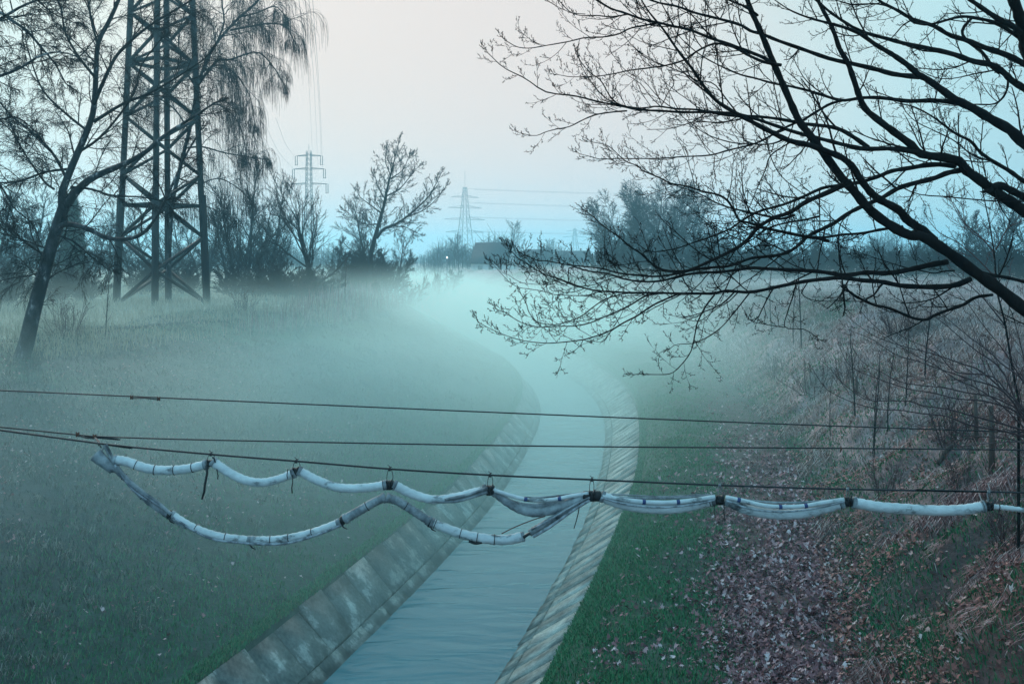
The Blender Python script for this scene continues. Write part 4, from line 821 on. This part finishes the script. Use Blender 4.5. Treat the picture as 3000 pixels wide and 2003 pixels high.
# --- small growth on the banks
t = make_tree('sapling', '', 'sapling', KK(n=[8,5,4,3], kids=[14,5,3,0], ang=[.55,.6,.6,.8], ratio=[.28,.4,.4,.4], trop=[.03,.12,.05,0], start=[.25,.2,.2,.2], rmin=.005, last=2, sides=[6,3,3,3], wig=[.05,.1,.12,.1]), 3.4, .03, 81, M_bark, M_redtwig, group='saplings')
spots = [(2000,1041,.92,'slender double sapling on the right slope beside the middle cable'),(2006,1046,.8,'second stem close beside the double sapling on the right slope'),(1962,955,.9,'sapling on the right slope left of the double sapling'),(2075,930,.8,'sapling on the right slope right of the double sapling'),(2120,870,1.0,'sapling higher on the right slope under the arching stems'),(1820,790,1.1,'misty sapling at the foot of the right slope'),(1770,760,1.2,'farthest misty sapling at the foot of the right slope'),(1840,800,1.5,'tall misty sapling below the hanging dead stick'),(790,700,1.1,'small dark sapling at the left bank edge before the canal bend'),(1905,1000,.6,'lowest small sapling at the foot of the right slope'),(2035,990,.8,'sapling behind the double sapling on the right slope'),(240,770,1.0,'sapling in the pale grass below the near pylon')]
for i, (x, y, s, lb) in enumerate(spots):
    o = t if i == 0 else copy_tree(t); o.location = hit(x, y); o.rotation_euler = (rgp.uniform(-.06,.06), rgp.uniform(-.08,.04), rgp.uniform(0,6)); o.scale = (s,s,s); o['label'] = lb; o['group'] = 'saplings'
t = make_tree('twiggy_bush', '', 'bush', KK(n=[7,5,4,3], kids=[8,5,3,0], ang=[.5,.6,.6,.8], ratio=[.45,.4,.4,.4], trop=[.03,.05,.03,0], start=[.1,.2,.2,.2], rmin=.004, last=3, sides=[4,3,3,3], wig=[.1,.14,.12,.1]), 1.5, .014, 82, M_redtwig, M_redtwig, stems=14, group='twiggy bushes on the slopes', spread=.5)
spots = [(1860,900,1.25,'twiggy bush at the foot of the right slope before the mist'),(1780,860,1.0,'smaller twiggy bush left of the one at the foot of the slope'),(2030,1130,.7,'twiggy bush on the right slope just above the lowest cable'),(2180,1010,.9,'twiggy bush beside the two wooden posts'),(1950,880,.9,'twiggy bush on the middle of the right slope'),(930,700,1.3,'faint twiggy bush at the canal edge of the left bank'),(700,690,1.2,'twiggy bush in the pale grass left of the canal bend'),(2320,1250,.8,'twiggy bush at the right edge above the pipe'),(1700,745,1.3,'misty twiggy bush at the far end of the right slope'),(150,775,1.3,'twiggy bush right of the birch foot'),(2060,770,1.2,'twiggy bush on top of the right slope'),(2200,1120,.5,'little twiggy bush below the wooden posts'),(560,720,1.1,'twiggy bush in the grass between near pylon and canal')]
for i, (x, y, s, lb) in enumerate(spots):
    o = t if i == 0 else copy_tree(t); o.location = hit(x, y); o.rotation_euler = (0,0,rgp.uniform(0,6)); o.scale = (s,s,s*rgp.uniform(.8,1.1)); o['label'] = lb; o['group'] = 'twiggy bushes on the slopes'
# wooden posts
M_post = mat('old_wood', [(.05,.035,.03),(.11,.08,.065)], 12, .9, .5, stretch=(1,1,.2))
for x, yb, yt, lb in ((2237,1026,905,'old wooden post on the right slope, farther of the two'),(2273,1089,930,'old wooden post on the right slope, nearer and thicker of the two'),(1964,905,862,'short old post on the right slope among the saplings')):
    b = hit(x, yb); d = ray(x*SX, yt*SX); h = CH+d[2]*b[1]-b[2]; tb = Tubes(); tb.add([(0,0,-.2),(.01,0,h*.5),(-.01,.01,h)], [.062,.058,.052] if yb > 1030 else [.05,.047,.042], 8)
    o = tb.build('wooden_post', M_post, smooth=False); o.location = b; tag(o, lb, 'post')
# fallen grey branches on the slope
for pts, lb in (([(1870,1260),(1910,1215),(1945,1190)],'thin fallen branch lying on the right slope below the pipe'), ([(2150,1075),(2175,1035),(2215,1012),(2245,1008)],'mossy curved log lying on the right slope left of the posts'), ([(2148,1390),(2190,1440),(2230,1490)],'bent dead stalk on the lower right slope')):
    q = [hit(x, y) for x, y in pts]; q = [(a, b, c+.06) for a, b, c in q]; tb = Tubes(); tb.add(spline(q, 12), [.05 if 'log' in lb else .018]*12, 6)
    o = tb.build('fallen_branch', M_post); tag(o, lb, 'branch')
# ---------------------------------------------------------------- pylons, power lines, buildings
def pylon(name, label, loc, rz, H, base, waist, zw, top, arms, lw, panels, ins=0, m=M_steel, xpanels=True, spike=0, stub=0):
    """lattice tower: square plan base -> waist at zw -> top at H; arms = (z, half span, depth)"""
    e = empty(name, loc, rz); tag(e, label, 'pylon')
    def hw(z): return (base+(waist-base)*z/zw)/2 if z < zw else (waist+(top-waist)*(z-zw)/(H-zw))/2
    cs = [(-1,-1),(1,-1),(1,1),(-1,1)]
    for a, b in cs:
        t = Tubes(); zs = [-.5, zw, H] if zw < H else [-.5, H]
        for k in range(len(zs)-1):
            t.add([(a*hw(max(0,zs[k])), b*hw(max(0,zs[k])), zs[k]), (a*hw(zs[k+1]), b*hw(zs[k+1]), zs[k+1])], lw*(1 if k == 0 else .75), 4)
        if stub: z1 = stub; t.add([(a*(hw(0)+.05), b*(hw(0)+.05), -.5), (a*(hw(z1)+.05), b*(hw(z1)+.05), z1)], lw*1.15, 4)
        t.build('leg', m, e, smooth=False)
    t = Tubes(); z = panels[0]; lv = [z]
    while z < H-.5:
        z += max(panels[1]*hw(z)*2, .9); lv.append(min(z, H))
    for i in range(len(lv)-1):
        z0, z1 = lv[i], lv[i+1]; a, b = hw(z0), hw(z1)
        for k in range(4):
            p, q = cs[k], cs[(k+1) % 4]
            P0 = (p[0]*a,p[1]*a,z0); Q0 = (q[0]*a,q[1]*a,z0); P1 = (p[0]*b,p[1]*b,z1); Q1 = (q[0]*b,q[1]*b,z1)
            if xpanels: t.add([P0,Q1], lw*.42, 4); t.add([Q0,P1], lw*.42, 4)
            else:
                t.add([P0,Q1] if (i+k) % 2 else [Q0,P1], lw*.58, 4)
                if i in (3,8): t.add([P0,Q0], lw*.75, 4)
    t.build('bracing', m, e, smooth=False)
    for (z, sp, dp) in arms:
        t = Tubes(); h = hw(z)
        for s in (-1,1):
            for y in (-h,h): t.add([(s*h,y,z),(s*sp,0,z)], lw*.55, 4); t.add([(s*h,y,z+dp),(s*sp,0,z+.05)], lw*.5, 4)
            n = 5
            for j in range(n):
                f = (j+1)/(n+1); g = (j+.5)/(n+1); t.add([(s*(h+(sp-h)*f),0,z),(s*(h+(sp-h)*g),0,z+dp*(1-g))], lw*.3, 4)
        t.build('crossarm', m, e, smooth=False)
        if ins:
            for s in (-1,1):
                for o_ in (-.25,.25):
                    t = Tubes(); n = 9; x = s*sp+o_*ins*.45
                    t.add([(x,0,z), (x,0,z-ins)], [.035*ins,.035*ins], 6); t.build('insulator', m, e)
                t = Tubes(); t.add([(s*sp-.16*ins,0,z-ins),(s*sp+.16*ins,0,z-ins)], .03*ins, 5); t.build('yoke', m, e)
    if spike: t = Tubes(); t.add([(0,0,H-.3),(0,0,H+spike)], lw*.5, 4); t.build('peak', m, e)
    return e
def hang(a, b, sag, n=24): return [tuple(a[k]+(b[k]-a[k])*i/(n-1)-(4*sag*(i/(n-1))*(1-i/(n-1)) if k == 2 else 0) for k in range(3)) for i in range(n)]
def wire(a, b, sag, r, label, name='power_line', grp=None):
    t = Tubes(); t.add(hang(a, b, sag), r, 4); return tag(t.build(name, M_wire), label, 'power line', grp)
NX, NY = -22.5, 64.0
pylon('near_pylon', 'big lattice steel pylon with four heavy legs running out of the top of the photo', (NX,NY,4.95), rad(56), 33.5, 3.9, 2.4, 24, 1.6, [(24,6.2,1.2),(27.6,5.3,1.1),(31,4.4,1.0)], .19, (0.2,.56), ins=1.6, xpanels=False, spike=1.6, stub=7.2)
# stub box beside the right leg
FX, FY, FZ = ray(905, 600)[0]*265, 265.0, 5.1
pylon('far_pylon', 'slim pylon with three short crossarms and hanging insulators, above the fan shaped tree', (FX,FY,FZ), rad(-6), 31.8, 3.4, 1.5, 20, 1.1, [(22.9,4.95,.4),(26.9,4.25,.4),(30.4,3.45,.35)], .10, (0,1.05), ins=2.4, spike=1.6)
X2 = ray(1362, 600)[0]*430
pylon('far_pylon', 'tall pale pylon with four wide crossarms left of the house roof', (X2,430,5.2), rad(28), 34, 7.0, 3.0, 22, 1.2, [(14.5,9,1.0),(20,9.5,1.0),(25,8,1.0),(29.6,6.6,.8)], .11, (0,1.0), spike=7)
for x, yt, Y, H, lb in ((1318,518,640,30,'tiny faint pylon on the horizon right of the house'),(2048,401,420,44,'faint tall pylon seen through the limbs of the overhanging tree'),(2119,461,560,42,'faint pylon farther right, above the low trees at the right edge')):
    d = ray(x*SX, yt*SX); z = CH+d[2]*Y; s = (z-5.5)/H
    e = pylon('far_pylon', lb, (d[0]*Y,Y,5.5), rad(20), z-7, 6.0, 2.6, (z-7)*.66, 1.0, [((z-7)*.55,8,.8),((z-7)*.75,8.5,.8),((z-7)*.92,5.5,.7)], .12, (0,1.0), spike=1.5)
# lines from the slim pylon up towards the near one
WL = [((740,385),(733,225),(716,-10)),((737,360),(729,200),(707,-10)),((728,365),(720,190),(698,-10)),((716,345),(708,190),(684,-10)),((675,360),(655,330),(632,270)),((675,390),(640,350),(610,290))]
LBW = ['power line nearest the middle of the sky, running up from the slim pylon','second power line from the middle of the sky, rising from the slim pylon','third power line from the middle of the sky, rising from the slim pylon','leftmost of the four power lines that rise steeply from the slim pylon','upper faint power line dipping from the slim pylon to the weeping birch','lower faint power line dipping from the slim pylon to the weeping birch']
for k, (q, lb) in enumerate(zip(WL, LBW)):
    Ys = (264, 170, 84) if k < 4 else (264, 215, 165)
    p = [P(q[i][0], q[i][1], Ys[i]) for i in range(3)]
    a, b, c = p; ext = tuple(c[i]+(c[i]-b[i])*.12 for i in range(3)); t = Tubes(); t.add(spline([a,b,c,ext] if k < 4 else [a,b,c], 30), .022 if k < 4 else .022, 4); tag(t.build('power_line', M_wire), lb, 'power line', 'power lines at the slim pylon')
# bundles running right from the four-armed pylon
k = 0
nm2 = ['topmost','second','third','lowest']
for (ya, yb, sp) in ((433,441,6.2),(464,471,7.6),(497,501,9),(529,531,8.6)):
    for j, dx in enumerate((-1,1)):
        a = P(1064+dx*8+14, ya+(2*j), 430-dx*3); b = P(1900, yb+4+3*j, 520+dx*4); 
        t = Tubes(); t.add(hang(a, b, 1.2), .04, 4)
        tag(t.build('power_line', M_wire), '%s of the %s pair of faint lines leading right from the four armed pylon' % (('upper','lower')[j], nm2[k]), 'power line', 'power lines at the four armed pylon')
    k += 1
# house: pale gable seen edge on, long dark roof
def house(name, label, xd0, xd1, Y, yr, he, depth, rz=0):
    a = ray(xd0*SX, 700)[0]*Y; b = ray(xd1*SX, 700)[0]*Y; zr = CH+ray(1500, yr*SX)[2]*Y; z0 = 4.6; w = b-a
    e = empty(name, ((a+b)/2, Y, z0), rz); tag(e, label, 'building'); H = zr-z0; D = depth; L = w/2
    t = Tubes(); t.poly([(-L,-D/2,0),(L,-D/2,0),(L,D/2,0),(-L,D/2,0),(-L,-D/2,he),(L,-D/2,he),(L,D/2,he),(-L,D/2,he),(-L,0,H-.15),(L,0,H-.15)], [(0,1,5,4),(2,3,7,6),(0,4,8,7,3),(1,2,6,9,5)])
    t.build('wall', mat('render_wall', [(.55,.54,.5),(.68,.67,.62)], 1.2, .9), e, smooth=False)
    t = Tubes(); o = .35; k = (H-he)/(D/2)
    for s in (-1,1):
        y1 = s*(D/2+o); z1 = he-o*k
        v = [(-L-o,0,H),(L+o,0,H),(L+o,y1,z1),(-L-o,y1,z1)]; v += [(x,y,z-.18) for x,y,z in v]
        t.poly(v, [(0,1,2,3),(4,7,6,5),(0,4,5,1),(1,5,6,2),(2,6,7,3),(3,7,4,0)])
    rf = t.build('roof', mat('roof_tiles', [(.02,.02,.022),(.04,.035,.035)], 3, .85, .4, stretch=(1,.3,3)), e, smooth=False)
    t = Tubes(); t.box((L*.45,.5,H+.3), .5,.5,1.1); t.build('chimney', M_post, rf)
    for x in (-L*.5, L*.1, L*.6):
        t = Tubes(); t.box((x,-D/2-.02,he*.5), 1.1,.08,1.0); f = t.build('window', M_galv, e, smooth=False); t = Tubes(); t.box((x,-D/2-.05,he*.5), .9,.06,.8); t.build('pane', M_steel, f, smooth=False)
    t = Tubes(); t.box((-L-.02,-.6,he*.55), .08,1.2,1.1); t.build('window', M_steel, e, smooth=False)
    return e
house('house', 'low house with a dark pitched roof and a pale gable end, beyond the mist', 1091, 1176, 235, 556, 2.9, 8.4, rad(-16))
house('shed', 'dark low shed roof right of the house, half sunk in mist', 1205, 1262, 290, 572, 2.6, 7, rad(-8))
house('barn', 'broad low barn roof on the horizon under the tiny pylon', 1280, 1352, 330, 575, 3.0, 8, rad(5))
t = Tubes(); b = P(1025, 590, 205); g = float(height(b[0], b[1])); t.add([(b[0],b[1],g-.2),(b[0],b[1],b[2]+.1)], [.07,.05], 6); e = empty('lamp_post', (b[0],b[1],g)); bpy.context.view_layer.update(); tag(e, 'tiny lit lamp on a post left of the four armed pylon', 'lamp')
adopt(t.build('pole', M_galv), e)
ml = bpy.data.materials.new('lamp_glow'); ml.use_nodes = True; n_ = ml.node_tree.nodes['Principled BSDF']; n_.inputs['Emission Color'].default_value = (1,.98,.9,1); n_.inputs['Emission Strength'].default_value = 3
t = Tubes(); t.add([(b[0]-.0,b[1]-.06,b[2]-.2),(b[0],b[1]-.06,b[2]-.14),(b[0],b[1]-.06,b[2]+.1),(b[0],b[1]-.06,b[2]+.16)], [.08,.13,.12,.05], 8); adopt(t.build('lamp_head', ml), e)

# far-off wood along the horizon
rg = random.Random(99); t = Tubes()
for i in range(9000):
    x = rg.uniform(-520, 2900); Y = rg.uniform(300, 600) if i < 5200 else rg.uniform(235, 320); X = ray(x*SX, 760)[0]*Y; z = float(height(X, Y, False)); h = rg.uniform(2.5, 7.0)*(1.0+.3*math.sin(x*.013)+.25*math.sin(x*.05+1)); p = (X, Y, z-.3)
    a = rg.uniform(0,6.28); l = .12
    t.add([p, (X+math.cos(a)*l*h*.3, Y, z+h*.5), (X+math.cos(a)*l*h, Y, z+h)], [.10,.08,.03], 3)
    for j in range(4):
        f = rg.uniform(.15,.8); a2 = rg.uniform(0,6.28); s = rg.uniform(.2,.45)*h; q = (X+math.cos(a)*l*h*f, Y, z+h*f); t.add([q, (q[0]+math.cos(a2)*s, q[1]+math.sin(a2)*s, q[2]+s*rg.uniform(.3,.9))], [.07,.03], 3)
tag(t.build('far_woodland', M_twig), 'distant strip of bare woodland along the horizon', 'woodland', kind='stuff')
# ---------------------------------------------------------------- grass, dry grass, leaf litter
nr = np.random.default_rng(12)
def scatter(n, u0, u1, y0, y1, pw=2.0):
    """points whose density falls off with distance: (X, Y)"""
    a = nr.random(n); Y = (y0**(1-pw) + a*(y1**(1-pw)-y0**(1-pw)))**(1/(1-pw)); u = nr.uniform(u0, u1, n)
    return cx(Y)+u/cc(Y), Y, u
def keep_in_view(X, Y, Z, m=1.08):
    z = Z-CH; dep = Y*CP - z*SP; up = Y*SP + z*CP; x = 1500+F*X/dep; y = HY-F*up/dep
    return (x > 1500-1500*m) & (x < 1500+1500*m) & (y < 1001.5+1001.5*m)
def blades(name, X, Y, L, wd, lean, mat_, lx=None, ly=None, droop=.4, seg=2):
    """each blade a bent tapering strip: lean = sideways reach as part of length, (lx, ly) common direction"""
    n = len(X); Z = height(X, Y)-.01; a = nr.uniform(0, 6.283, n); dx = np.cos(a)*lean; dy = np.sin(a)*lean
    if lx is not None: dx = dx+lx; dy = dy+ly
    b = nr.uniform(0, 6.283, n); wx = np.cos(b)*wd; wy = np.sin(b)*wd*.3
    B = np.stack([X,Y,Z],-1); W_ = np.stack([wx,wy,np.zeros(n)],-1)
    h1 = np.stack([dx*L*.35, dy*L*.35, L*.6],-1); h2 = np.stack([dx*L, dy*L, L*(1-droop*np.hypot(dx,dy))*.95],-1)
    V = np.stack([B-W_, B+W_, B+h1+W_*.7, B+h1-W_*.7, B+h2],1).reshape(-1,3); i = (np.arange(n)*5)[:,None]
    loops = np.concatenate([i+np.array([[0,1,2,3]]), i+np.array([[3,2,4]])],1).ravel()
    tot = np.tile([4,3], n); st = np.concatenate([[0], np.cumsum(tot)[:-1]])
    return tag(mesh_obj(name, V, loops, st, tot, mat_), kind='stuff')
M_grass = mat('green_grass', [(0,(.018,.10,.04)),(.5,(.03,.19,.07)),(.8,(.055,.22,.085)),(1,(.16,.16,.09))], rnd=1, rough=.8)
M_tuss = mat('tussock_grass', [(0,(.05,.06,.05)),(.5,(.12,.13,.11)),(1,(.25,.25,.22))], rnd=1, rough=.9)
M_dull = mat('winter_grass', [(0,(.02,.032,.042)),(.5,(.03,.058,.055)),(.85,(.075,.09,.09)),(1,(.18,.18,.18))], rnd=1, rough=.85)
M_dry = mat('dry_grass_blades', [(0,(.14,.06,.062)),(.45,(.29,.145,.14)),(.8,(.42,.26,.25)),(1,(.56,.43,.42))], rnd=1, rough=.9)
M_pale = mat('pale_dry_grass', [(0,(.20,.18,.12)),(.5,(.34,.31,.22)),(1,(.46,.42,.32))], rnd=1, rough=.9)
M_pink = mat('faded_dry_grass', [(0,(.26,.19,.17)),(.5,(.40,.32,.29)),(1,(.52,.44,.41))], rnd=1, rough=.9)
M_leaf = mat('fallen_leaves', [(0,(.055,.02,.026)),(.44,(.175,.066,.078)),(.74,(.32,.145,.155)),(.89,(.46,.30,.31)),(1,(.60,.48,.49))], rnd=1, rough=.7)
def patch(X, Y, s, seed, lo, soft=.12): return np.clip((fbm(X, Y, s, seed)*1.6+.5-lo)/soft, 0, 1)
# verge right of the canal and lower slope
X, Y, u = scatter(150000, 2.94, 8.6, 12.5, 75, 2.0)
k = nr.random(len(X)) < np.clip(1.15-(u-3.6)/2.6, .10, 1)*np.where(u > 7.4, 1.6, 1)*np.clip(patch(X,Y,1.1,5,.28)+.35,0,1); X, Y = X[k], Y[k]; Z = height(X,Y); k = keep_in_view(X,Y,Z)
blades('grass', X[k], Y[k], nr.uniform(.05,.13,k.sum()), .008*(Y[k]/14)**.6, .5, M_grass)
# left slope
X, Y, u = scatter(150000, -21, -2.74, 13, 90, 1.9); Z = height(X,Y)
k = keep_in_view(X,Y,Z) & (nr.random(len(X)) < np.clip(patch(X,Y,2.2,15,.25)+.3,0,1)); X, Y, u = X[k], Y[k], u[k]
g = nr.random(len(X)) < np.clip(1.15-(-u-2.7)/6.5, .12, 1)
blades('grass', X[g], Y[g], nr.uniform(.06,.15,g.sum()), .009*(Y[g]/16)**.6, .5, M_grass)
g = ~g; blades('winter_grass', X[g], Y[g], nr.uniform(.08,.24,g.sum()), .010*(Y[g]/16)**.6, .7, M_dull)
# overgrown lip of the lining on both sides
X, Y, u = scatter(16000, 2.84, 3.15, 12, 70, 1.9); blades('verge_grass', X, Y, nr.uniform(.05,.13,len(X)), .009*(Y/14)**.5, .6, M_grass)
X, Y, u = scatter(16000, -2.98, -2.62, 12, 70, 1.9); blades('verge_grass', X, Y, nr.uniform(.05,.13,len(X)), .009*(Y/14)**.5, .6, M_grass)
# tussocks of old grass on the left slope and the level ground
n = 520; tx, ty, tu = scatter(n, -21, -4, 13, 75, 1.7); m = 34; X = np.repeat(tx, m); Y = np.repeat(ty, m); q = np.repeat(nr.uniform(.5,1.2,n), m)
X = X+nr.normal(0,.10,n*m)*q; Y = Y+nr.normal(0,.10,n*m)*q; k = keep_in_view(X,Y,height(X,Y))
blades('grass_tussocks', X[k], Y[k], (nr.uniform(.12,.34,n*m)*q)[k], .008*(Y[k]/14)**.6, .75, M_tuss, droop=.7)
# the right slope: green below and between, brown drooping grass
X, Y, u = scatter(170000, 7.6, 20, 8.0, 95, 1.75); Z = height(X,Y); k = keep_in_view(X,Y,Z); X, Y, u = X[k], Y[k], u[k]
g = nr.random(len(X)) < np.clip(patch(X,Y,2.0,25,.45)*.9*np.clip(1.5-(u-8)/3.5,.05,1)+.08, 0, 1)
blades('grass', X[g], Y[g], nr.uniform(.06,.16,g.sum()), .009*(Y[g]/14)**.6, .5, M_grass, lx=-.3, ly=0)
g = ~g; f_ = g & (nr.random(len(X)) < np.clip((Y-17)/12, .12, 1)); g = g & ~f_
blades('dry_grass', X[g], Y[g], nr.uniform(.12,.38,g.sum()), .009*(Y[g]/14)**.6, .35, M_dry, lx=-.75, ly=-.25, droop=.85)
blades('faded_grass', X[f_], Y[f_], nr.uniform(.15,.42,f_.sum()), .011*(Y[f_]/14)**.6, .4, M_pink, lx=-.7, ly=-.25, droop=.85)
# tufts that hang down the slope like hair
n = 230; tx, ty, tu = scatter(n, 8.4, 16, 8.5, 60, 1.7); m = 55
sx_ = np.repeat(tx, m); sy_ = np.repeat(ty, m); sz_ = np.repeat(nr.uniform(.4,1.15,n), m)
X = sx_+nr.normal(0,.13,n*m)*sz_; Y = sy_+nr.normal(0,.13,n*m)*sz_; Z = height(X,Y); k = keep_in_view(X,Y,Z)
L = nr.uniform(.14,.40,n*m)*sz_; bl = np.repeat(nr.uniform(-1.0,.25,n), m)
def tuft(name, X, Y, L, fall, bl, mat_):
    n = len(X); Z = height(X,Y); r1 = nr.uniform(.25,.42,n); dx = -.8+nr.normal(0,.42,n); dy = bl+nr.normal(0,.42,n)
    B = np.stack([X,Y,Z+.0],-1); w = .0065*(Y/14)**.5; W_ = np.stack([w*.3,w,w*0],-1)
    def pt(f, up): 
        x = X+dx*L*f; y = Y+dy*L*f; return np.stack([x, y, np.maximum(height(x,y)+.015+up*.15, Z+L*up-.28*L*f*f)],-1)
    a, b, c, d = B, pt(.22, r1), pt(.6, r1*.75), pt(1.0, .0)
    V = np.stack([a-W_,a+W_,b-W_,b+W_,c-W_*.8,c+W_*.8,d],1).reshape(-1,3); i = (np.arange(n)*7)[:,None]
    loops = np.concatenate([i+np.array([[0,1,3,2]]), i+np.array([[2,3,5,4]]), i+np.array([[4,5,6]])],1).ravel(); tot = np.tile([4,4,3], n)
    return tag(mesh_obj(name, V, loops, np.concatenate([[0],np.cumsum(tot)[:-1]]), tot, mat_), kind='stuff')
tuft('dry_grass_tufts', X[k], Y[k], L[k], 1, bl[k], M_dry)
# pale grass on the level ground and crest
X, Y, u = scatter(70000, -60, -10, 34, 130, 1.6); k = (-u > lcrest(Y)-2.5) & keep_in_view(X,Y,height(X,Y)); X, Y = X[k], Y[k]; k = nr.random(len(X)) < patch(X,Y,5,33,.3)+.1
blades('pale_grass', X[k], Y[k], nr.uniform(.25,.7,k.sum()), .016*(Y[k]/50)**.6, .35, M_pale)
X, Y, u = scatter(90000, 9, 60, 24, 150, 1.6); k = keep_in_view(X,Y,height(X,Y)) & (nr.random(len(X)) < patch(X,Y,7,35,.25)+.25)
blades('pale_grass', X[k], Y[k], nr.uniform(.15,.5,k.sum()), .018*(Y[k]/50)**.6, .5, M_pink)
# leaves: curled lobed blades
M_leaf2 = mat('red_brown_leaves', [(0,(.09,.03,.028)),(.45,(.26,.09,.075)),(.78,(.42,.18,.15)),(.92,(.52,.31,.28)),(1,(.62,.48,.45))], rnd=1, rough=.75)
def leaves(name, X, Y, S_, lift=.012, m_=None):
    n = len(X); Z = height(X,Y)+lift*nr.random(n)*2+.004; a = nr.uniform(0,6.283,n); tx_ = nr.normal(0,.42,n); ty_ = nr.normal(0,.42,n)
    ang = np.array([0,.42,.75,1.15,1.6,2.2,math.pi,4.08,4.68,5.13,5.53,5.86]); rad_ = np.array([1,.48,.85,.42,.72,.5,.28,.5,.72,.42,.85,.48])
    A = a[:,None]+ang; R_ = rad_*S_[:,None]*nr.uniform(.8,1.15,(n,12)); x = np.cos(A)*R_; y = np.sin(A)*R_
    z = tx_[:,None]*x+ty_[:,None]*y + nr.uniform(-.5,1.0,n)[:,None]*(x*x+y*y)/S_[:,None] + nr.normal(0,.1,(n,12))*S_[:,None]
    V = np.stack([X[:,None]+x, Y[:,None]+y, Z[:,None]+z-z.min(1)[:,None]],-1)
    c = np.stack([X, Y, Z-z.min(1)+0],-1)[:,None,:]; V = np.concatenate([V, c],1).reshape(-1,3); i = (np.arange(n)*13)[:,None,None]
    tri = np.array([[j,(j+1) % 12,12] for j in range(12)])[None]; loops = (i+tri).ravel(); m = n*12
    return tag(mesh_obj(name, V, loops, np.arange(m)*3, np.full(m,3), m_ or M_leaf), kind='stuff')
X, Y, u = scatter(60000, 3.6, 8.1, 12, 62, 2.1)
k = nr.random(len(X)) < np.clip((np.exp(-(np.minimum(u-6.3-.5*fbm(X,Y,2.5,91),0)/.75)**2)+.05)*np.where(u<7.75,1.3,.25),0,1)*np.clip(1.25-(Y-14)/20,.05,1)*np.clip(patch(X,Y,1.3,45,.22)+.3,0,1); k &= keep_in_view(X,Y,height(X,Y))
leaves('leaf_litter', X[k], Y[k], nr.uniform(.030,.072,k.sum())*(Y[k]/16)**.35)
X, Y, u = scatter(75000, 7.4, 18, 8, 55, 2.0); k = (nr.random(len(X)) < patch(X,Y,1.6,55,.34)*.85+.15) & keep_in_view(X,Y,height(X,Y))
leaves('leaf_litter', X[k], Y[k], nr.uniform(.03,.065,k.sum()), .05, M_leaf2)
X, Y, u = scatter(24000, -20, -3, 13, 50, 2.0); k = (nr.random(len(X)) < patch(X,Y,2.5,65,.45)*.9*np.clip((-u-4)/5,0,1)+.05) & keep_in_view(X,Y,height(X,Y))
leaves('leaf_litter', X[k], Y[k], nr.uniform(.03,.06,k.sum()), .03)
# reed stalks along the misty crest and on the slopes
X, Y, u = scatter(2600, -16, -8, 45, 110, 1.5); k = (-u > lcrest(Y)-3.0); X, Y = X[k], Y[k]
blades('tall_stalks', X, Y, nr.uniform(.7,1.5,len(X)), .012*(Y/50)**.6, .12, M_dry)
